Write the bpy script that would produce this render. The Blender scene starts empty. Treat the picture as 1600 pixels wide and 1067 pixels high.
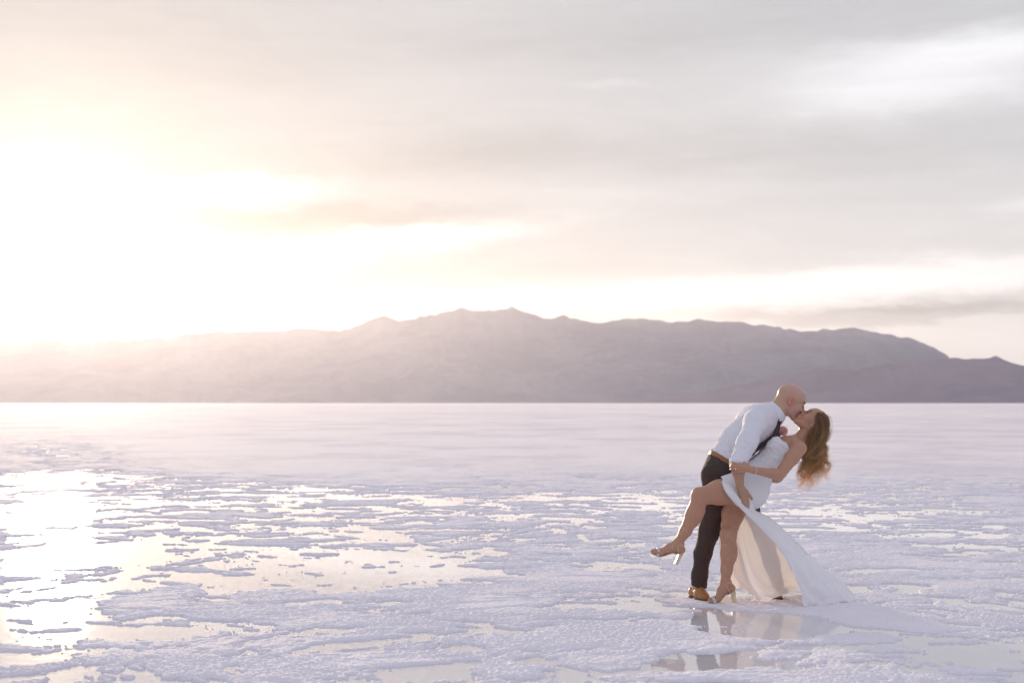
import bpy, math, random
import numpy as np
rng = np.random.default_rng(7)
random.seed(7)
scene = bpy.context.scene
R = math.radians

# ------------------------------------------------------------------ camera
F = 2222.0          # focal length in photo pixels (50 mm on a 36 mm sensor)
CAMZ = 1.35
D0 = 9.75           # distance of the couple
cam = bpy.data.cameras.new("camera")
cam.lens = 50; cam.sensor_width = 36
cam.shift_y = 95.5 / 1600
cam.clip_start = 0.1; cam.clip_end = 40000
cam.dof.use_dof = True; cam.dof.focus_distance = 9.7; cam.dof.aperture_fstop = 3.2
camo = bpy.data.objects.new("camera", cam)
camo.location = (0, 0, CAMZ); camo.rotation_euler = (R(90), 0, 0)
scene.collection.objects.link(camo)
scene.camera = camo

# ------------------------------------------------------------------ render / view
scene.view_settings.view_transform = 'Standard'
scene.view_settings.look = 'None'
scene.view_settings.exposure = 0.0
scene.view_settings.gamma = 1
scene.cycles.use_denoising = True
scene.cycles.max_bounces = 8
scene.cycles.volume_bounces = 1
scene.cycles.sample_clamp_indirect = 8
scene.cycles.blur_glossy = 0.3

# ------------------------------------------------------------------ sun
def azel(px, py):
    x, z = (px - 800) / F, (629 - py) / F
    return math.atan2(x, 1.0), math.atan2(z, math.hypot(x, 1.0))
SUN_AZ, SUN_EL = azel(80, 388)
sl = bpy.data.lights.new("sun", 'SUN')
sl.energy = 5.0; sl.angle = R(3.2); sl.color = (1.0, 0.78, 0.54)
so = bpy.data.objects.new("sun", sl)
sdir = np.array([math.sin(SUN_AZ) * math.cos(SUN_EL), math.cos(SUN_AZ) * math.cos(SUN_EL), math.sin(SUN_EL)])
from mathutils import Vector, Matrix
so.rotation_euler = Vector(sdir).to_track_quat('Z', 'Y').to_euler()
scene.collection.objects.link(so)

# ------------------------------------------------------------------ node helper
class NT:
    def __init__(s, tree): s.t = tree; s.n = tree.nodes; s.l = tree.links
    def node(s, typ, **kw):
        n = s.n.new(typ)
        for k, v in kw.items(): setattr(n, k, v)
        return n
    def put(s, sock, v):
        if isinstance(v, bpy.types.NodeSocket): s.l.new(v, sock)
        elif v is not None: sock.default_value = v
    def m(s, op, a, b=None, c=None, clamp=False):
        n = s.node('ShaderNodeMath', operation=op, use_clamp=clamp)
        s.put(n.inputs[0], a)
        if b is not None: s.put(n.inputs[1], b)
        if c is not None: s.put(n.inputs[2], c)
        return n.outputs[0]
    def mix(s, f, a, b, blend='MIX'):
        n = s.node('ShaderNodeMix', data_type='RGBA', blend_type=blend)
        s.put(n.inputs[0], f)
        s.put(n.inputs[6], a if isinstance(a, bpy.types.NodeSocket) else (*a, 1))
        s.put(n.inputs[7], b if isinstance(b, bpy.types.NodeSocket) else (*b, 1))
        return n.outputs[2]
    def noise(s, vec, scale, detail=4, rough=0.5, dist=0.0):
        n = s.node('ShaderNodeTexNoise')
        if vec is not None: s.put(n.inputs['Vector'], vec)
        n.inputs['Scale'].default_value = scale; n.inputs['Detail'].default_value = detail
        n.inputs['Roughness'].default_value = rough; n.inputs['Distortion'].default_value = dist
        return n.outputs[0]
    def comb(s, x, y, z=0.0):
        n = s.node('ShaderNodeCombineXYZ'); s.put(n.inputs[0], x); s.put(n.inputs[1], y); s.put(n.inputs[2], z)
        return n.outputs[0]
    def ramp(s, v, stops):
        n = s.node('ShaderNodeValToRGB'); s.put(n.inputs[0], v)
        e = n.color_ramp.elements
        while len(e) < len(stops): e.new(0.5)
        for i, (p, c) in enumerate(stops):
            e[i].position = p; e[i].color = (*c, 1) if len(c) == 3 else c
        return n.outputs[0]
    def smooth(s, v, a, b):
        n = s.node('ShaderNodeMapRange', interpolation_type='SMOOTHSTEP')
        s.put(n.inputs[0], v); n.inputs[1].default_value = a; n.inputs[2].default_value = b
        return n.outputs[0]

# ------------------------------------------------------------------ world
w = bpy.data.worlds.new("World"); scene.world = w; w.use_nodes = True
g = NT(w.node_tree); g.n.clear()
sky = g.node('ShaderNodeTexSky', sky_type='NISHITA'); sky.sun_disc = False
sky.sun_elevation = SUN_EL; sky.sun_rotation = SUN_AZ
sky.air_density = 1.0; sky.dust_density = 1.5; sky.ozone_density = 1.5
tc = g.node('ShaderNodeTexCoord')
nrm = g.node('ShaderNodeVectorMath', operation='NORMALIZE'); g.l.new(tc.outputs['Generated'], nrm.inputs[0])
sep = g.node('ShaderNodeSeparateXYZ'); g.l.new(nrm.outputs[0], sep.inputs[0])
dx, dy, dz = sep.outputs
az = g.m('ARCTAN2', dx, dy)
el = g.m('ARCSINE', dz)
# angle to the sun
dot = g.node('ShaderNodeVectorMath', operation='DOT_PRODUCT')
g.l.new(nrm.outputs[0], dot.inputs[0]); dot.inputs[1].default_value = tuple(sdir)
ang = g.m('ARCCOSINE', g.m('MINIMUM', dot.outputs['Value'], 0.999999))
# warped cloud coordinates (azimuth, elevation)
wv = g.comb(g.m('MULTIPLY', az, 9.0), g.m('MULTIPLY', el, 30.0), 0.0)
nz = g.m('SUBTRACT', g.noise(wv, 1.0, 5, 0.55), 0.5)
nz2 = g.m('SUBTRACT', g.noise(g.comb(g.m('MULTIPLY', az, 4.0), g.m('MULTIPLY', el, 22.0), 3.7), 1.0, 6, 0.5), 0.5)
azw = g.m('ADD', az, g.m('MULTIPLY', nz, 0.07))
elw = g.m('ADD', el, g.m('ADD', g.m('MULTIPLY', nz, 0.020), g.m('MULTIPLY', g.m('SUBTRACT', g.noise(g.comb(g.m('MULTIPLY', az, 22.0), g.m('MULTIPLY', el, 80.0), 2.2), 1.0, 6, 0.6), 0.5), 0.018)))
K = 1.0 / F
def blob(px, py, rx, ry, amp, tilt=0.0, sharp=1.0):
    a0, e0 = azel(px, py)
    da = g.m('SUBTRACT', azw, a0)
    de = g.m('SUBTRACT', g.m('SUBTRACT', elw, e0), g.m('MULTIPLY', da, tilt))
    q = g.m('ADD', g.m('POWER', g.m('ABSOLUTE', g.m('DIVIDE', da, rx * K)), 2.0), g.m('POWER', g.m('ABSOLUTE', g.m('DIVIDE', de, ry * K)), 2.0))
    e = g.m('POWER', 2.718, g.m('MULTIPLY', g.m('POWER', q, sharp), -1.0))
    return g.m('MULTIPLY', e, amp)
blobs = [
 (1530, 72, 230, 26, .40, .06, 1.3), (1400, 140, 190, 34, .40, .05, 1.2), (1590, 130, 60, 26, .10, 0, 1),
 (960, 133, 70, 5, .10, 0, 1), (1095, 243, 40, 5, .07, 0, 1), (1590, 325, 70, 12, .15, 0, 1),
 (1250, 448, 620, 26, .42, .05, 1.5), (900, 470, 130, 12, .10, .0, 1),
 (560, 385, 250, 22, .75, .12, 1.5), (390, 297, 110, 22, .60, -.02, 1.4), (500, 480, 180, 10, .2, 0, 1),
 (530, 338, 240, 20, -.30, .03, 1.2), (700, 245, 240, 36, -.16, .05, 1), (1300, 232, 420, 40, -.10, 0, 1), (1050, 300, 500, 14, .05, .03, 1), (1200, 60, 420, 22, -.06, .02, 1),
 (1230, 20, 500, 40, -.05, 0.05, 1),
 (1400, 490, 240, 15, -.30, .02, 2.6), (1140, 491, 52, 13, -.15, 0, 2), (1330, 480, 120, 12, -.10, 0, 2), (1500, 474, 130, 14, -.13, 0, 2), (1555, 464, 60, 9, -.08, 0, 2),
 (420, 447, 170, 12, -.32, 0, 1), (880, 467, 60, 9, -.14, 0, 1), (760, 425, 330, 14, -.07, .03, 1),
]
acc = None
for b in blobs:
    v = blob(*b); acc = v if acc is None else g.m('ADD', acc, v)
# base veil of cloud: brighter towards the horizon and towards the sun, darker overhead and behind
elc = g.m('MAXIMUM', el, 0.0)
hz = g.m('POWER', 2.718, g.m('MULTIPLY', elc, -9.5))            # 1 at the horizon
base = g.mix(hz, (0.775, 0.785, 0.83), (1.05, 0.98, 0.89))
up = g.smooth(el, 0.30, 1.2)
base = g.mix(up, base, (0.63, 0.67, 0.82))
back = g.smooth(ang, 0.7, 2.4)
base = g.mix(back, base, (0.68, 0.69, 0.82))
def gexp0(w_, a): return g.m('MULTIPLY', g.m('POWER', 2.718, g.m('MULTIPLY', g.m('DIVIDE', ang, w_), -1.0)), a)
nz3 = g.m('SUBTRACT', g.noise(g.comb(g.m('MULTIPLY', az, 14.0), g.m('MULTIPLY', el, 75.0), 9.1), 1.0, 7, 0.6, 0.6), 0.5)
tex = g.m('ADD', 1.0, g.m('ADD', g.m('MULTIPLY', nz3, 0.16), g.m('MULTIPLY', nz2, 0.34)))
thin = g.m('SUBTRACT', 1.0, gexp0(0.40, .50))
lum = g.m('MULTIPLY', g.m('MULTIPLY', tex, thin), g.m('ADD', 1.0, acc))
vs = g.node('ShaderNodeVectorMath', operation='SCALE'); g.l.new(base, vs.inputs[0]); g.l.new(lum, vs.inputs['Scale'])
# light of the sun spread through the cloud
def gexp(w_, a): return g.m('MULTIPLY', g.m('POWER', 2.718, g.m('MULTIPLY', g.m('DIVIDE', ang, w_), -1.0)), a)
glow1 = g.node('ShaderNodeVectorMath', operation='SCALE'); glow1.inputs[0].default_value = (1.0, 0.86, 0.68)
g.l.new(g.m('ADD', gexp(0.13, .10), gexp(0.03, 3.0)), glow1.inputs['Scale'])
addv = g.node('ShaderNodeVectorMath', operation='ADD'); g.l.new(vs.outputs[0], addv.inputs[0]); g.l.new(glow1.outputs[0], addv.inputs[1])
bgs = g.node('ShaderNodeBackground'); g.l.new(sky.outputs[0], bgs.inputs[0]); bgs.inputs[1].default_value = 0.05
bgc = g.node('ShaderNodeBackground'); g.l.new(addv.outputs[0], bgc.inputs[0]); bgc.inputs[1].default_value = 1.0
mx = g.node('ShaderNodeMixShader'); mx.inputs[0].default_value = 0.86
g.l.new(bgs.outputs[0], mx.inputs[1]); g.l.new(bgc.outputs[0], mx.inputs[2])
out = g.node('ShaderNodeOutputWorld'); g.l.new(mx.outputs[0], out.inputs[0])
w.cycles.sampling_method = 'MANUAL'; w.cycles.sample_map_resolution = 1024

# ------------------------------------------------------------------ scene helpers
C = scene.collection
def link(o, parent=None):
    C.objects.link(o)
    if parent is not None: o.parent = parent
    return o
def mesh_obj(name, verts, faces, mat, parent=None, smooth=True, colors=None):
    verts = np.asarray(verts, dtype=np.float32); faces = np.asarray(faces, dtype=np.int32)
    me = bpy.data.meshes.new(name)
    nf, k = faces.shape
    me.vertices.add(len(verts)); me.vertices.foreach_set('co', verts.ravel())
    me.loops.add(nf * k); me.loops.foreach_set('vertex_index', faces.ravel())
    me.polygons.add(nf); me.polygons.foreach_set('loop_start', np.arange(0, nf * k, k, dtype=np.int32))
    me.polygons.foreach_set('loop_total', np.full(nf, k, dtype=np.int32))
    me.update(calc_edges=True)
    if smooth: me.polygons.foreach_set('use_smooth', np.ones(nf, dtype=bool))
    if colors is not None:
        ca = me.color_attributes.new('tint', 'FLOAT_COLOR', 'POINT')
        c4 = np.ones((len(verts), 4), dtype=np.float32); c4[:, :3] = colors
        ca.data.foreach_set('color', c4.ravel())
    me.materials.append(mat)
    return link(bpy.data.objects.new(name, me), parent)
def empty(name, loc, label, cat):
    o = bpy.data.objects.new(name, None); o.location = loc; o.empty_display_size = .1
    o['label'] = label; o['category'] = cat
    return link(o)

# ------------------------------------------------------------------ materials
def mat(name, color=(.8, .8, .8), rough=.5, metal=0., attr=False, sss=0., sheen=0., transl=None, bump=None, spec=.5, vary=None, ior=None, coat=0.):
    m = bpy.data.materials.new(name); m.use_nodes = True
    q = NT(m.node_tree); b = q.n['Principled BSDF']; o = q.n['Material Output']
    b.inputs['Base Color'].default_value = (*color, 1); b.inputs['Roughness'].default_value = rough
    b.inputs['Metallic'].default_value = metal; b.inputs['Specular IOR Level'].default_value = spec
    b.inputs['Sheen Weight'].default_value = sheen
    b.inputs['Coat Weight'].default_value = coat
    if ior: b.inputs['IOR'].default_value = ior
    if sss:
        b.inputs['Subsurface Weight'].default_value = sss; b.inputs['Subsurface Radius'].default_value = (1, .35, .2)
        b.inputs['Subsurface Scale'].default_value = .012
    tcn = q.node('ShaderNodeTexCoord'); col = None
    if attr:
        a = q.node('ShaderNodeAttribute', attribute_name='tint'); col = a.outputs['Color']
    if vary:
        sc, amt = vary
        nn = q.noise(tcn.outputs['Object'], sc, 4, .6)
        f = q.m('ADD', 1 - amt, q.m('MULTIPLY', nn, 2 * amt))
        s_ = q.node('ShaderNodeVectorMath', operation='SCALE')
        if col is not None: q.l.new(col, s_.inputs[0])
        else: s_.inputs[0].default_value = color
        q.l.new(f, s_.inputs['Scale']); col = s_.outputs[0]
    if col is not None: q.l.new(col, b.inputs['Base Color'])
    if bump:
        sc, st = bump
        bn = q.node('ShaderNodeBump'); bn.inputs['Strength'].default_value = st; bn.inputs['Distance'].default_value = .002
        q.l.new(q.noise(tcn.outputs['Object'], sc, 3, .6), bn.inputs['Height']); q.l.new(bn.outputs[0], b.inputs['Normal'])
    if transl:
        t = q.node('ShaderNodeBsdfTranslucent')
        if isinstance(transl[1], str): q.l.new(col, t.inputs[0])
        else: t.inputs[0].default_value = (*transl[1], 1)
        ms = q.node('ShaderNodeMixShader'); ms.inputs[0].default_value = transl[0]
        q.l.new(b.outputs[0], ms.inputs[1]); q.l.new(t.outputs[0], ms.inputs[2]); q.l.new(ms.outputs[0], o.inputs[0])
    return m
M = {}
M['skin'] = mat('skin', rough=.48, attr=True, sss=.25, bump=(260, .12), vary=(45, .07))
M['shirt'] = mat('white cotton shirt', (.87, .87, .93), .8, transl=(.16, (.85, .82, .80)), bump=(500, .15))
M['trousers'] = mat('brown wool trousers', (.068, .046, .040), .85, spec=.25, bump=(400, .3), vary=(60, .25))
M['belt'] = mat('tan leather belt', (.30, .13, .04), .45, vary=(30, .2))
M['tie'] = mat('dark brown tie', (.040, .024, .030), .6, vary=(80, .2))
M['loafer'] = mat('tan leather loafer', (.36, .15, .045), .38, vary=(35, .3), bump=(90, .3))
M['sole'] = mat('dark shoe sole', (.03, .02, .018), .6)
M['dress'] = mat('white crepe dress', (.88, .89, .91), .75, transl=(.15, (.95, .84, .74)), bump=(300, .1))
M['skirt'] = mat('white crepe skirt', (.90, .90, .91), .8, transl=(.18, (.97, .94, .91)), bump=(300, .1))
q_ = NT(M['skirt'].node_tree); bf2 = q_.node('ShaderNodeNewGeometry').outputs['Backfacing']      # warm backlight painted as cream on the inner side
q_.l.new(q_.mix(bf2, (.87, .89, .93), (.96, .90, .86)), q_.n['Principled BSDF'].inputs['Base Color'])
M['button'] = mat('fabric button', (.72, .72, .78), .5)
M['sandal'] = mat('pale gold sandal leather', (.66, .55, .38), .33, metal=.55)
M['sparkle'] = mat('rhinestone strap', (.62, .60, .55), .35, metal=.5, bump=(900, 1.0), vary=(700, .5))
M['silver'] = mat('silver jewellery', (.86, .85, .83), .15, metal=1)
M['gem'] = mat('diamond', (.95, .95, .98), .03, coat=1.0, ior=2.2)
M['petal'] = mat('pink petal', (.92, .70, .73), .6, transl=(.5, (.97, .70, .72)))
M['leaf'] = mat('boutonniere leaf', (.07, .12, .04), .6)
M['hair'] = mat('wavy hair', rough=.45, attr=True, transl=(.50, 'a'), spec=.5)
M['nail'] = mat('nail', (.75, .45, .42), .25)

# ------------------------------------------------------------------ numpy noise
def _hash(ix, iy, iz, seed):
    h = (ix.astype(np.int64) * 374761393 + iy.astype(np.int64) * 668265263 + iz.astype(np.int64) * 2147483647 + seed * 974634777) & 0xffffffff
    h = ((h ^ (h >> 13)) * 1274126177) & 0xffffffff
    h = (h ^ (h >> 16)) & 0xffffffff
    return (h.astype(np.float64) / 4294967295.0 * 2 - 1).astype(np.float32)
def vnoise2(x, y, seed=0):
    ix = np.floor(x); iy = np.floor(y); fx = (x - ix); fy = (y - iy)
    fx = fx * fx * (3 - 2 * fx); fy = fy * fy * (3 - 2 * fy); z = np.zeros_like(ix)
    a = _hash(ix, iy, z, seed); b = _hash(ix + 1, iy, z, seed); c = _hash(ix, iy + 1, z, seed); d = _hash(ix + 1, iy + 1, z, seed)
    return (a + (b - a) * fx) * (1 - fy) + (c + (d - c) * fx) * fy
def fbm2(x, y, octs, seed=0, gain=.5):
    v = 0; a = 1; t = 0
    for i in range(octs):
        ca, sa = math.cos(.6 * i + .3), math.sin(.6 * i + .3)
        v = v + a * vnoise2(x * ca - y * sa, x * sa + y * ca, seed + i * 17); t += a
        x = x * 2.03; y = y * 2.03; a *= gain
    return v / t
def fbm2b(x, y, octs, seed=0, gain=.5):      # keeps its stretch in every octave
    v = 0; a = 1; t = 0
    for i in range(octs):
        v = v + a * vnoise2(x + y * .2 * (i % 2) + 11.3 * i, y + 7.1 * i, seed + i * 17); t += a
        x = x * 2.17; y = y * 2.03; a *= gain
    return v / t
def vnoise3(p, seed=0):
    i = np.floor(p); f = p - i; f = f * f * (3 - 2 * f)
    r = 0
    for dx_ in (0, 1):
        for dy_ in (0, 1):
            for dz_ in (0, 1):
                wgt = (f[:, 0] if dx_ else 1 - f[:, 0]) * (f[:, 1] if dy_ else 1 - f[:, 1]) * (f[:, 2] if dz_ else 1 - f[:, 2])
                r = r + wgt * _hash(i[:, 0] + dx_, i[:, 1] + dy_, i[:, 2] + dz_, seed)
    return r
def sstep(x, a, b):
    t = np.clip((x - a) / (b - a), 0, 1); return t * t * (3 - 2 * t)

# ------------------------------------------------------------------ ground: salt crust and brine
WL = -0.011      # brine level; top of the crust lies about z = 0
def gp(px, py):  # ground point seen at a photo pixel
    Y = F * CAMZ / (py - 629.0); return (px - 800) * Y / F, Y
def gblob(px, py, rx, ry, amp):
    amp = amp * (.50 if amp < 0 else .8)
    X, Y = gp(px, py); sx = rx * Y / F; Ya = gp(px, py - ry)[1]; Yb = gp(px, py + ry)[1]
    return X, Y, sx, (Ya - Yb) / 2, amp
POOLS = [gblob(*b) for b in [
 (1180, 981, 135, 22, -1.9), (1100, 1032, 75, 13, -1.5), (1500, 1010, 130, 34, -1.2), (1430, 945, 110, 11, -.7),
 (985, 940, 95, 14, -.8), (600, 878, 170, 30, -.85), (500, 905, 130, 22, -.55), (720, 905, 110, 14, -.45), (880, 960, 90, 12, -.5),
 (300, 870, 220, 40, -.22), (90, 900, 150, 60, -.45), (60, 800, 150, 25, -.5), (100, 1000, 130, 22, -.25),
 (640, 995, 70, 8, -.7), (730, 1032, 75, 9, -.6), (200, 985, 140, 9, -.5), (150, 1060, 200, 10, -.5), (1010, 962, 60, 6, -.5),
 (780, 778, 420, 9, -.62), (1130, 790, 300, 9, -.4), (1330, 800, 110, 14, -.62), (1340, 822, 130, 7, -.5), (640, 800, 160, 8, -.35), (1530, 840, 120, 9, -.4),
 (500, 835, 200, 12, -.4), (120, 740, 200, 18, -.5), (90, 700, 130, 10, -.35),
 (1110, 940, 75, 9, 1.3), (1200, 944, 120, 9, 1.3), (1300, 948, 90, 9, 1.2), (1330, 965, 100, 9, .6), (1130, 1008, 120, 6, .5), (1350, 993, 70, 8, .6),
 (1200, 1030, 60, 9, .5), (1250, 1050, 120, 12, .5), (900, 1000, 180, 16, .5), (550, 965, 160, 11, .35), (400, 1035, 230, 20, .4), (900, 900, 90, 8, .4),
 (1000, 900, 90, 10, .4), (1450, 880, 160, 18, .3), (850, 850, 130, 12, .25), (270, 950, 120, 10, .3), (1200, 880, 90, 30, .35)]]
def crust(x, y):
    """height of the salt surface (metres) at ground points x, y (arrays)"""
    r = np.hypot(x, y)
    wx = x + .45 * fbm2(x * .9, y * .9, 3, 91); wy = y + .35 * fbm2(x * .9 + 40, y * .9, 3, 92)
    L = 1.45 * ((.50 * fbm2b(wx * 1.7, wy * 2.8, 6, 5, .66) + .66 * fbm2(wx * 3.1 + 9, wy * 3.7, 5, 205, .66)) + .12 * fbm2(wx * .4, wy * .35, 2, 6))
    bias = np.full_like(x, .125)
    bias += .75 * sstep(y, 22.5, 31) - .10 * sstep(y, 13, 18) * (1 - sstep(y, 21, 24))
    bias -= .60 * np.exp(-((x / np.maximum(y, .1) + .324) / .075) ** 2) * sstep(y, 20, 27) * (1 - .35 * sstep(y, 35, 90))
    bias -= .01 * (1 - sstep(y, 12, 14))
    bias -= .10 * sstep(-x / np.maximum(y, .1), .05, .3) * (1 - sstep(y, 22, 25))
    bias -= .14 * np.exp(-((x / np.maximum(y, .1) + .325) / .05) ** 2) * (1 - sstep(y, 19, 24))
    for X, Y, sx, sy, a in POOLS:
        bx, by = (wx - X) / sx, (wy - Y) / sy
        bias += a * np.exp(-(bx * bx + by * by) ** 1.4)
    L = L + bias
    h = WL - .009 + .0185 * sstep(L, -.06, .07) + .006 * sstep(L, .07, .5)
    fade = np.clip(14 / np.maximum(r, 14), .25, 1)
    near = sstep(L, -.06, .08)
    grain = vnoise2(x * 55, y * 52, 31) * .55 + vnoise2(x * 95, y * 90, 32) * .55 + np.abs(vnoise2(x * 26, y * 24, 33)) * .3
    h = h + near * (.0046 * (.45 + .9 * sstep(vnoise2(x * 1.6, y * 1.9, 44), -.6, .6)) * grain - .001) + near * .0030 * fbm2(x * 5, y * 4, 3, 77)
    h = h + (1 - near) * .002 * vnoise2(x * 20, y * 20, 35)
    # loose crystals scattered in the pools
    sp = vnoise2(x * 26, y * 22, 55) + .5 * vnoise2(x * 2.2, y * 2.2, 56)
    h = h + (1 - near) * .016 * sstep(sp, .98, 1.2)
    return h
rad = [0.25, .5, .8, 1.2, 1.7, 2.3, 3.0]
while rad[-1] < 5: rad.append(rad[-1] + .03)
while rad[-1] < 13: rad.append(rad[-1] + .0095)
while rad[-1] < 400: rad.append(rad[-1] + .0095 * (rad[-1] / 13) ** 1.75)
while rad[-1] < 8800: rad.append(rad[-1] * 1.06)
rad = np.array(rad)
dense = np.linspace(-R(27), R(27), 1300)
th = np.concatenate([dense, np.linspace(R(27), R(360 - 27), 90)[1:-1]])
TH, RR = np.meshgrid(th, rad)
gx = RR * np.sin(TH); gy = RR * np.cos(TH)
gz = crust(gx.ravel(), gy.ravel()).reshape(gx.shape)
gz = np.where(RR > 350, WL + .014 + 0 * gz, gz)
nr, nt = gx.shape
V = np.stack([gx, gy, gz], -1).reshape(-1, 3)
I = np.arange(nr * nt).reshape(nr, nt)
J = np.roll(I, -1, axis=1)
fc = np.stack([I[:-1], I[1:], J[1:], J[:-1]], -1).reshape(-1, 4)

def salt_material():
    m = bpy.data.materials.new('salt crust'); m.use_nodes = True
    q = NT(m.node_tree); b = q.n['Principled BSDF']
    tcn = q.node('ShaderNodeTexCoord'); ob = tcn.outputs['Object']
    n1 = q.noise(ob, 1.3, 5, .6); n2 = q.noise(ob, 38, 3, .6)
    mp = q.node('ShaderNodeMapping'); q.l.new(ob, mp.inputs[0]); mp.inputs['Scale'].default_value = (.10, .035, 1)
    n3 = q.noise(mp.outputs[0], 1.0, 6, .6)
    c = q.mix(q.smooth(n1, .3, .7), (.82, .78, .82), (.88, .85, .89))
    c = q.mix(q.m('MULTIPLY', q.smooth(n3, .35, .65), .5), c, (.80, .74, .78))
    c = q.mix(q.m('MULTIPLY', q.smooth(n2, .50, .72), .45), c, (.92, .90, .92))
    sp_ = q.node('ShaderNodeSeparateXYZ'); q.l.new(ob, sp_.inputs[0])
    far_warm = q.smooth(q.m('ADD', sp_.outputs[1], q.m('MULTIPLY', n3, 8.0)), 22.0, 38.0)       # flat beyond the pools: warm horizon light painted in as pink
    c = q.mix(q.m('MULTIPLY', far_warm, .8), c, (.94, .875, .86))
    mp2 = q.node('ShaderNodeMapping'); q.l.new(ob, mp2.inputs[0]); mp2.inputs['Scale'].default_value = (.16, .11, 1)
    n5 = q.noise(mp2.outputs[0], 1.0, 9, .72)
    mp3 = q.node('ShaderNodeMapping'); q.l.new(ob, mp3.inputs[0]); mp3.inputs['Scale'].default_value = (.012, .010, 1)
    n6 = q.noise(mp3.outputs[0], 1.0, 6, .65)
    stv = q.m('MULTIPLY', far_warm, q.m('ADD', q.m('MULTIPLY', q.smooth(n5, .46, .60), .55), q.m('MULTIPLY', q.smooth(n6, .45, .6), .3)))
    c = q.mix(stv, c, (.68, .62, .69))
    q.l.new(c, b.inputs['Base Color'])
    b.inputs['Roughness'].default_value = .9
    b.inputs['Specular IOR Level'].default_value = .13
    b.inputs['Subsurface Weight'].default_value = 0.0
    vor = q.node('ShaderNodeTexVoronoi', feature='SMOOTH_F1'); q.l.new(ob, vor.inputs['Vector']); vor.inputs['Scale'].default_value = 110
    bn = q.node('ShaderNodeBump'); bn.inputs['Strength'].default_value = .45; bn.inputs['Distance'].default_value = .004; bn.invert = True
    q.l.new(vor.outputs['Distance'], bn.inputs['Height'])
    bn2 = q.node('ShaderNodeBump'); bn2.inputs['Strength'].default_value = .5; bn2.inputs['Distance'].default_value = .004
    q.l.new(q.noise(ob, 160, 4, .7), bn2.inputs['Height']); q.l.new(bn.outputs[0], bn2.inputs['Normal'])
    q.l.new(bn2.outputs[0], b.inputs['Normal'])
    return m
def water_material():
    m = bpy.data.materials.new('shallow brine'); m.use_nodes = True
    q = NT(m.node_tree); b = q.n['Principled BSDF']
    tcn = q.node('ShaderNodeTexCoord'); ob = tcn.outputs['Object']
    c = q.mix(q.noise(ob, 2.0, 4, .6), (.60, .58, .61), (.70, .68, .70))
    q.l.new(c, b.inputs['Base Color'])
    b.inputs['Roughness'].default_value = .03; b.inputs['IOR'].default_value = 1.5
    bn = q.node('ShaderNodeBump'); bn.inputs['Strength'].default_value = .10; bn.inputs['Distance'].default_value = .01
    q.l.new(q.noise(ob, 5.0, 3, .55), bn.inputs['Height'])
    bn2 = q.node('ShaderNodeBump'); bn2.inputs['Strength'].default_value = .10; bn2.inputs['Distance'].default_value = .002
    q.l.new(q.noise(ob, 28.0, 2, .5), bn2.inputs['Height']); q.l.new(bn.outputs[0], bn2.inputs['Normal'])
    q.l.new(bn2.outputs[0], b.inputs['Normal'])
    return m
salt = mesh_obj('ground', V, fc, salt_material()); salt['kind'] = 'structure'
salt['label'] = 'pale lilac white salt crust of the flats reaching to the foot of the mountains'
del V, fc, gx, gy, gz, TH, RR
wr = np.array([.3, 3, 10, 30, 100, 340]); wt = np.linspace(0, 2 * math.pi, 73)[:-1]
TH, RR = np.meshgrid(wt, wr)
V = np.stack([RR * np.sin(TH), RR * np.cos(TH), np.full_like(TH, WL)], -1).reshape(-1, 3)
I = np.arange(V.shape[0]).reshape(TH.shape); J = np.roll(I, -1, axis=1)
water = mesh_obj('water', V, np.stack([I[:-1], I[1:], J[1:], J[:-1]], -1).reshape(-1, 4), water_material()); water['kind'] = 'structure'
water['label'] = 'shallow mirror-like brine pools lying between the salt crusts'

# ------------------------------------------------------------------ mountains
RIDGE = [(-900, 560), (-500, 545), (-250, 552), (0, 538), (60, 530), (100, 533), (240, 530), (275, 526), (300, 523), (400, 518), (470, 514), (530, 516), (560, 507), (575, 500),
 (600, 493), (625, 498), (640, 496), (660, 492), (675, 493), (690, 489), (720, 481), (745, 487), (775, 485), (800, 481), (830, 490), (860, 497), (880, 492), (900, 499), (920, 503), (950, 504), (990, 498), (1020, 498),
 (1050, 501), (1100, 499), (1160, 504), (1200, 509), (1240, 515), (1280, 517), (1310, 514), (1335, 511), (1350, 515), (1380, 520), (1430, 531), (1450, 538), (1460, 543), (1475, 552), (1490, 562),
 (1530, 574), (1600, 585), (1800, 600), (2400, 610)]
FRONT = [(-900, 632), (800, 632), (960, 628), (1060, 616), (1130, 606), (1200, 592), (1280, 575), (1330, 578), (1370, 570), (1420, 562), (1460, 563), (1490, 558), (1500, 557), (1530, 560), (1547, 560), (1556, 555), (1566, 558),
 (1580, 565), (1600, 570), (1700, 575), (1900, 566), (2400, 585)]
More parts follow.
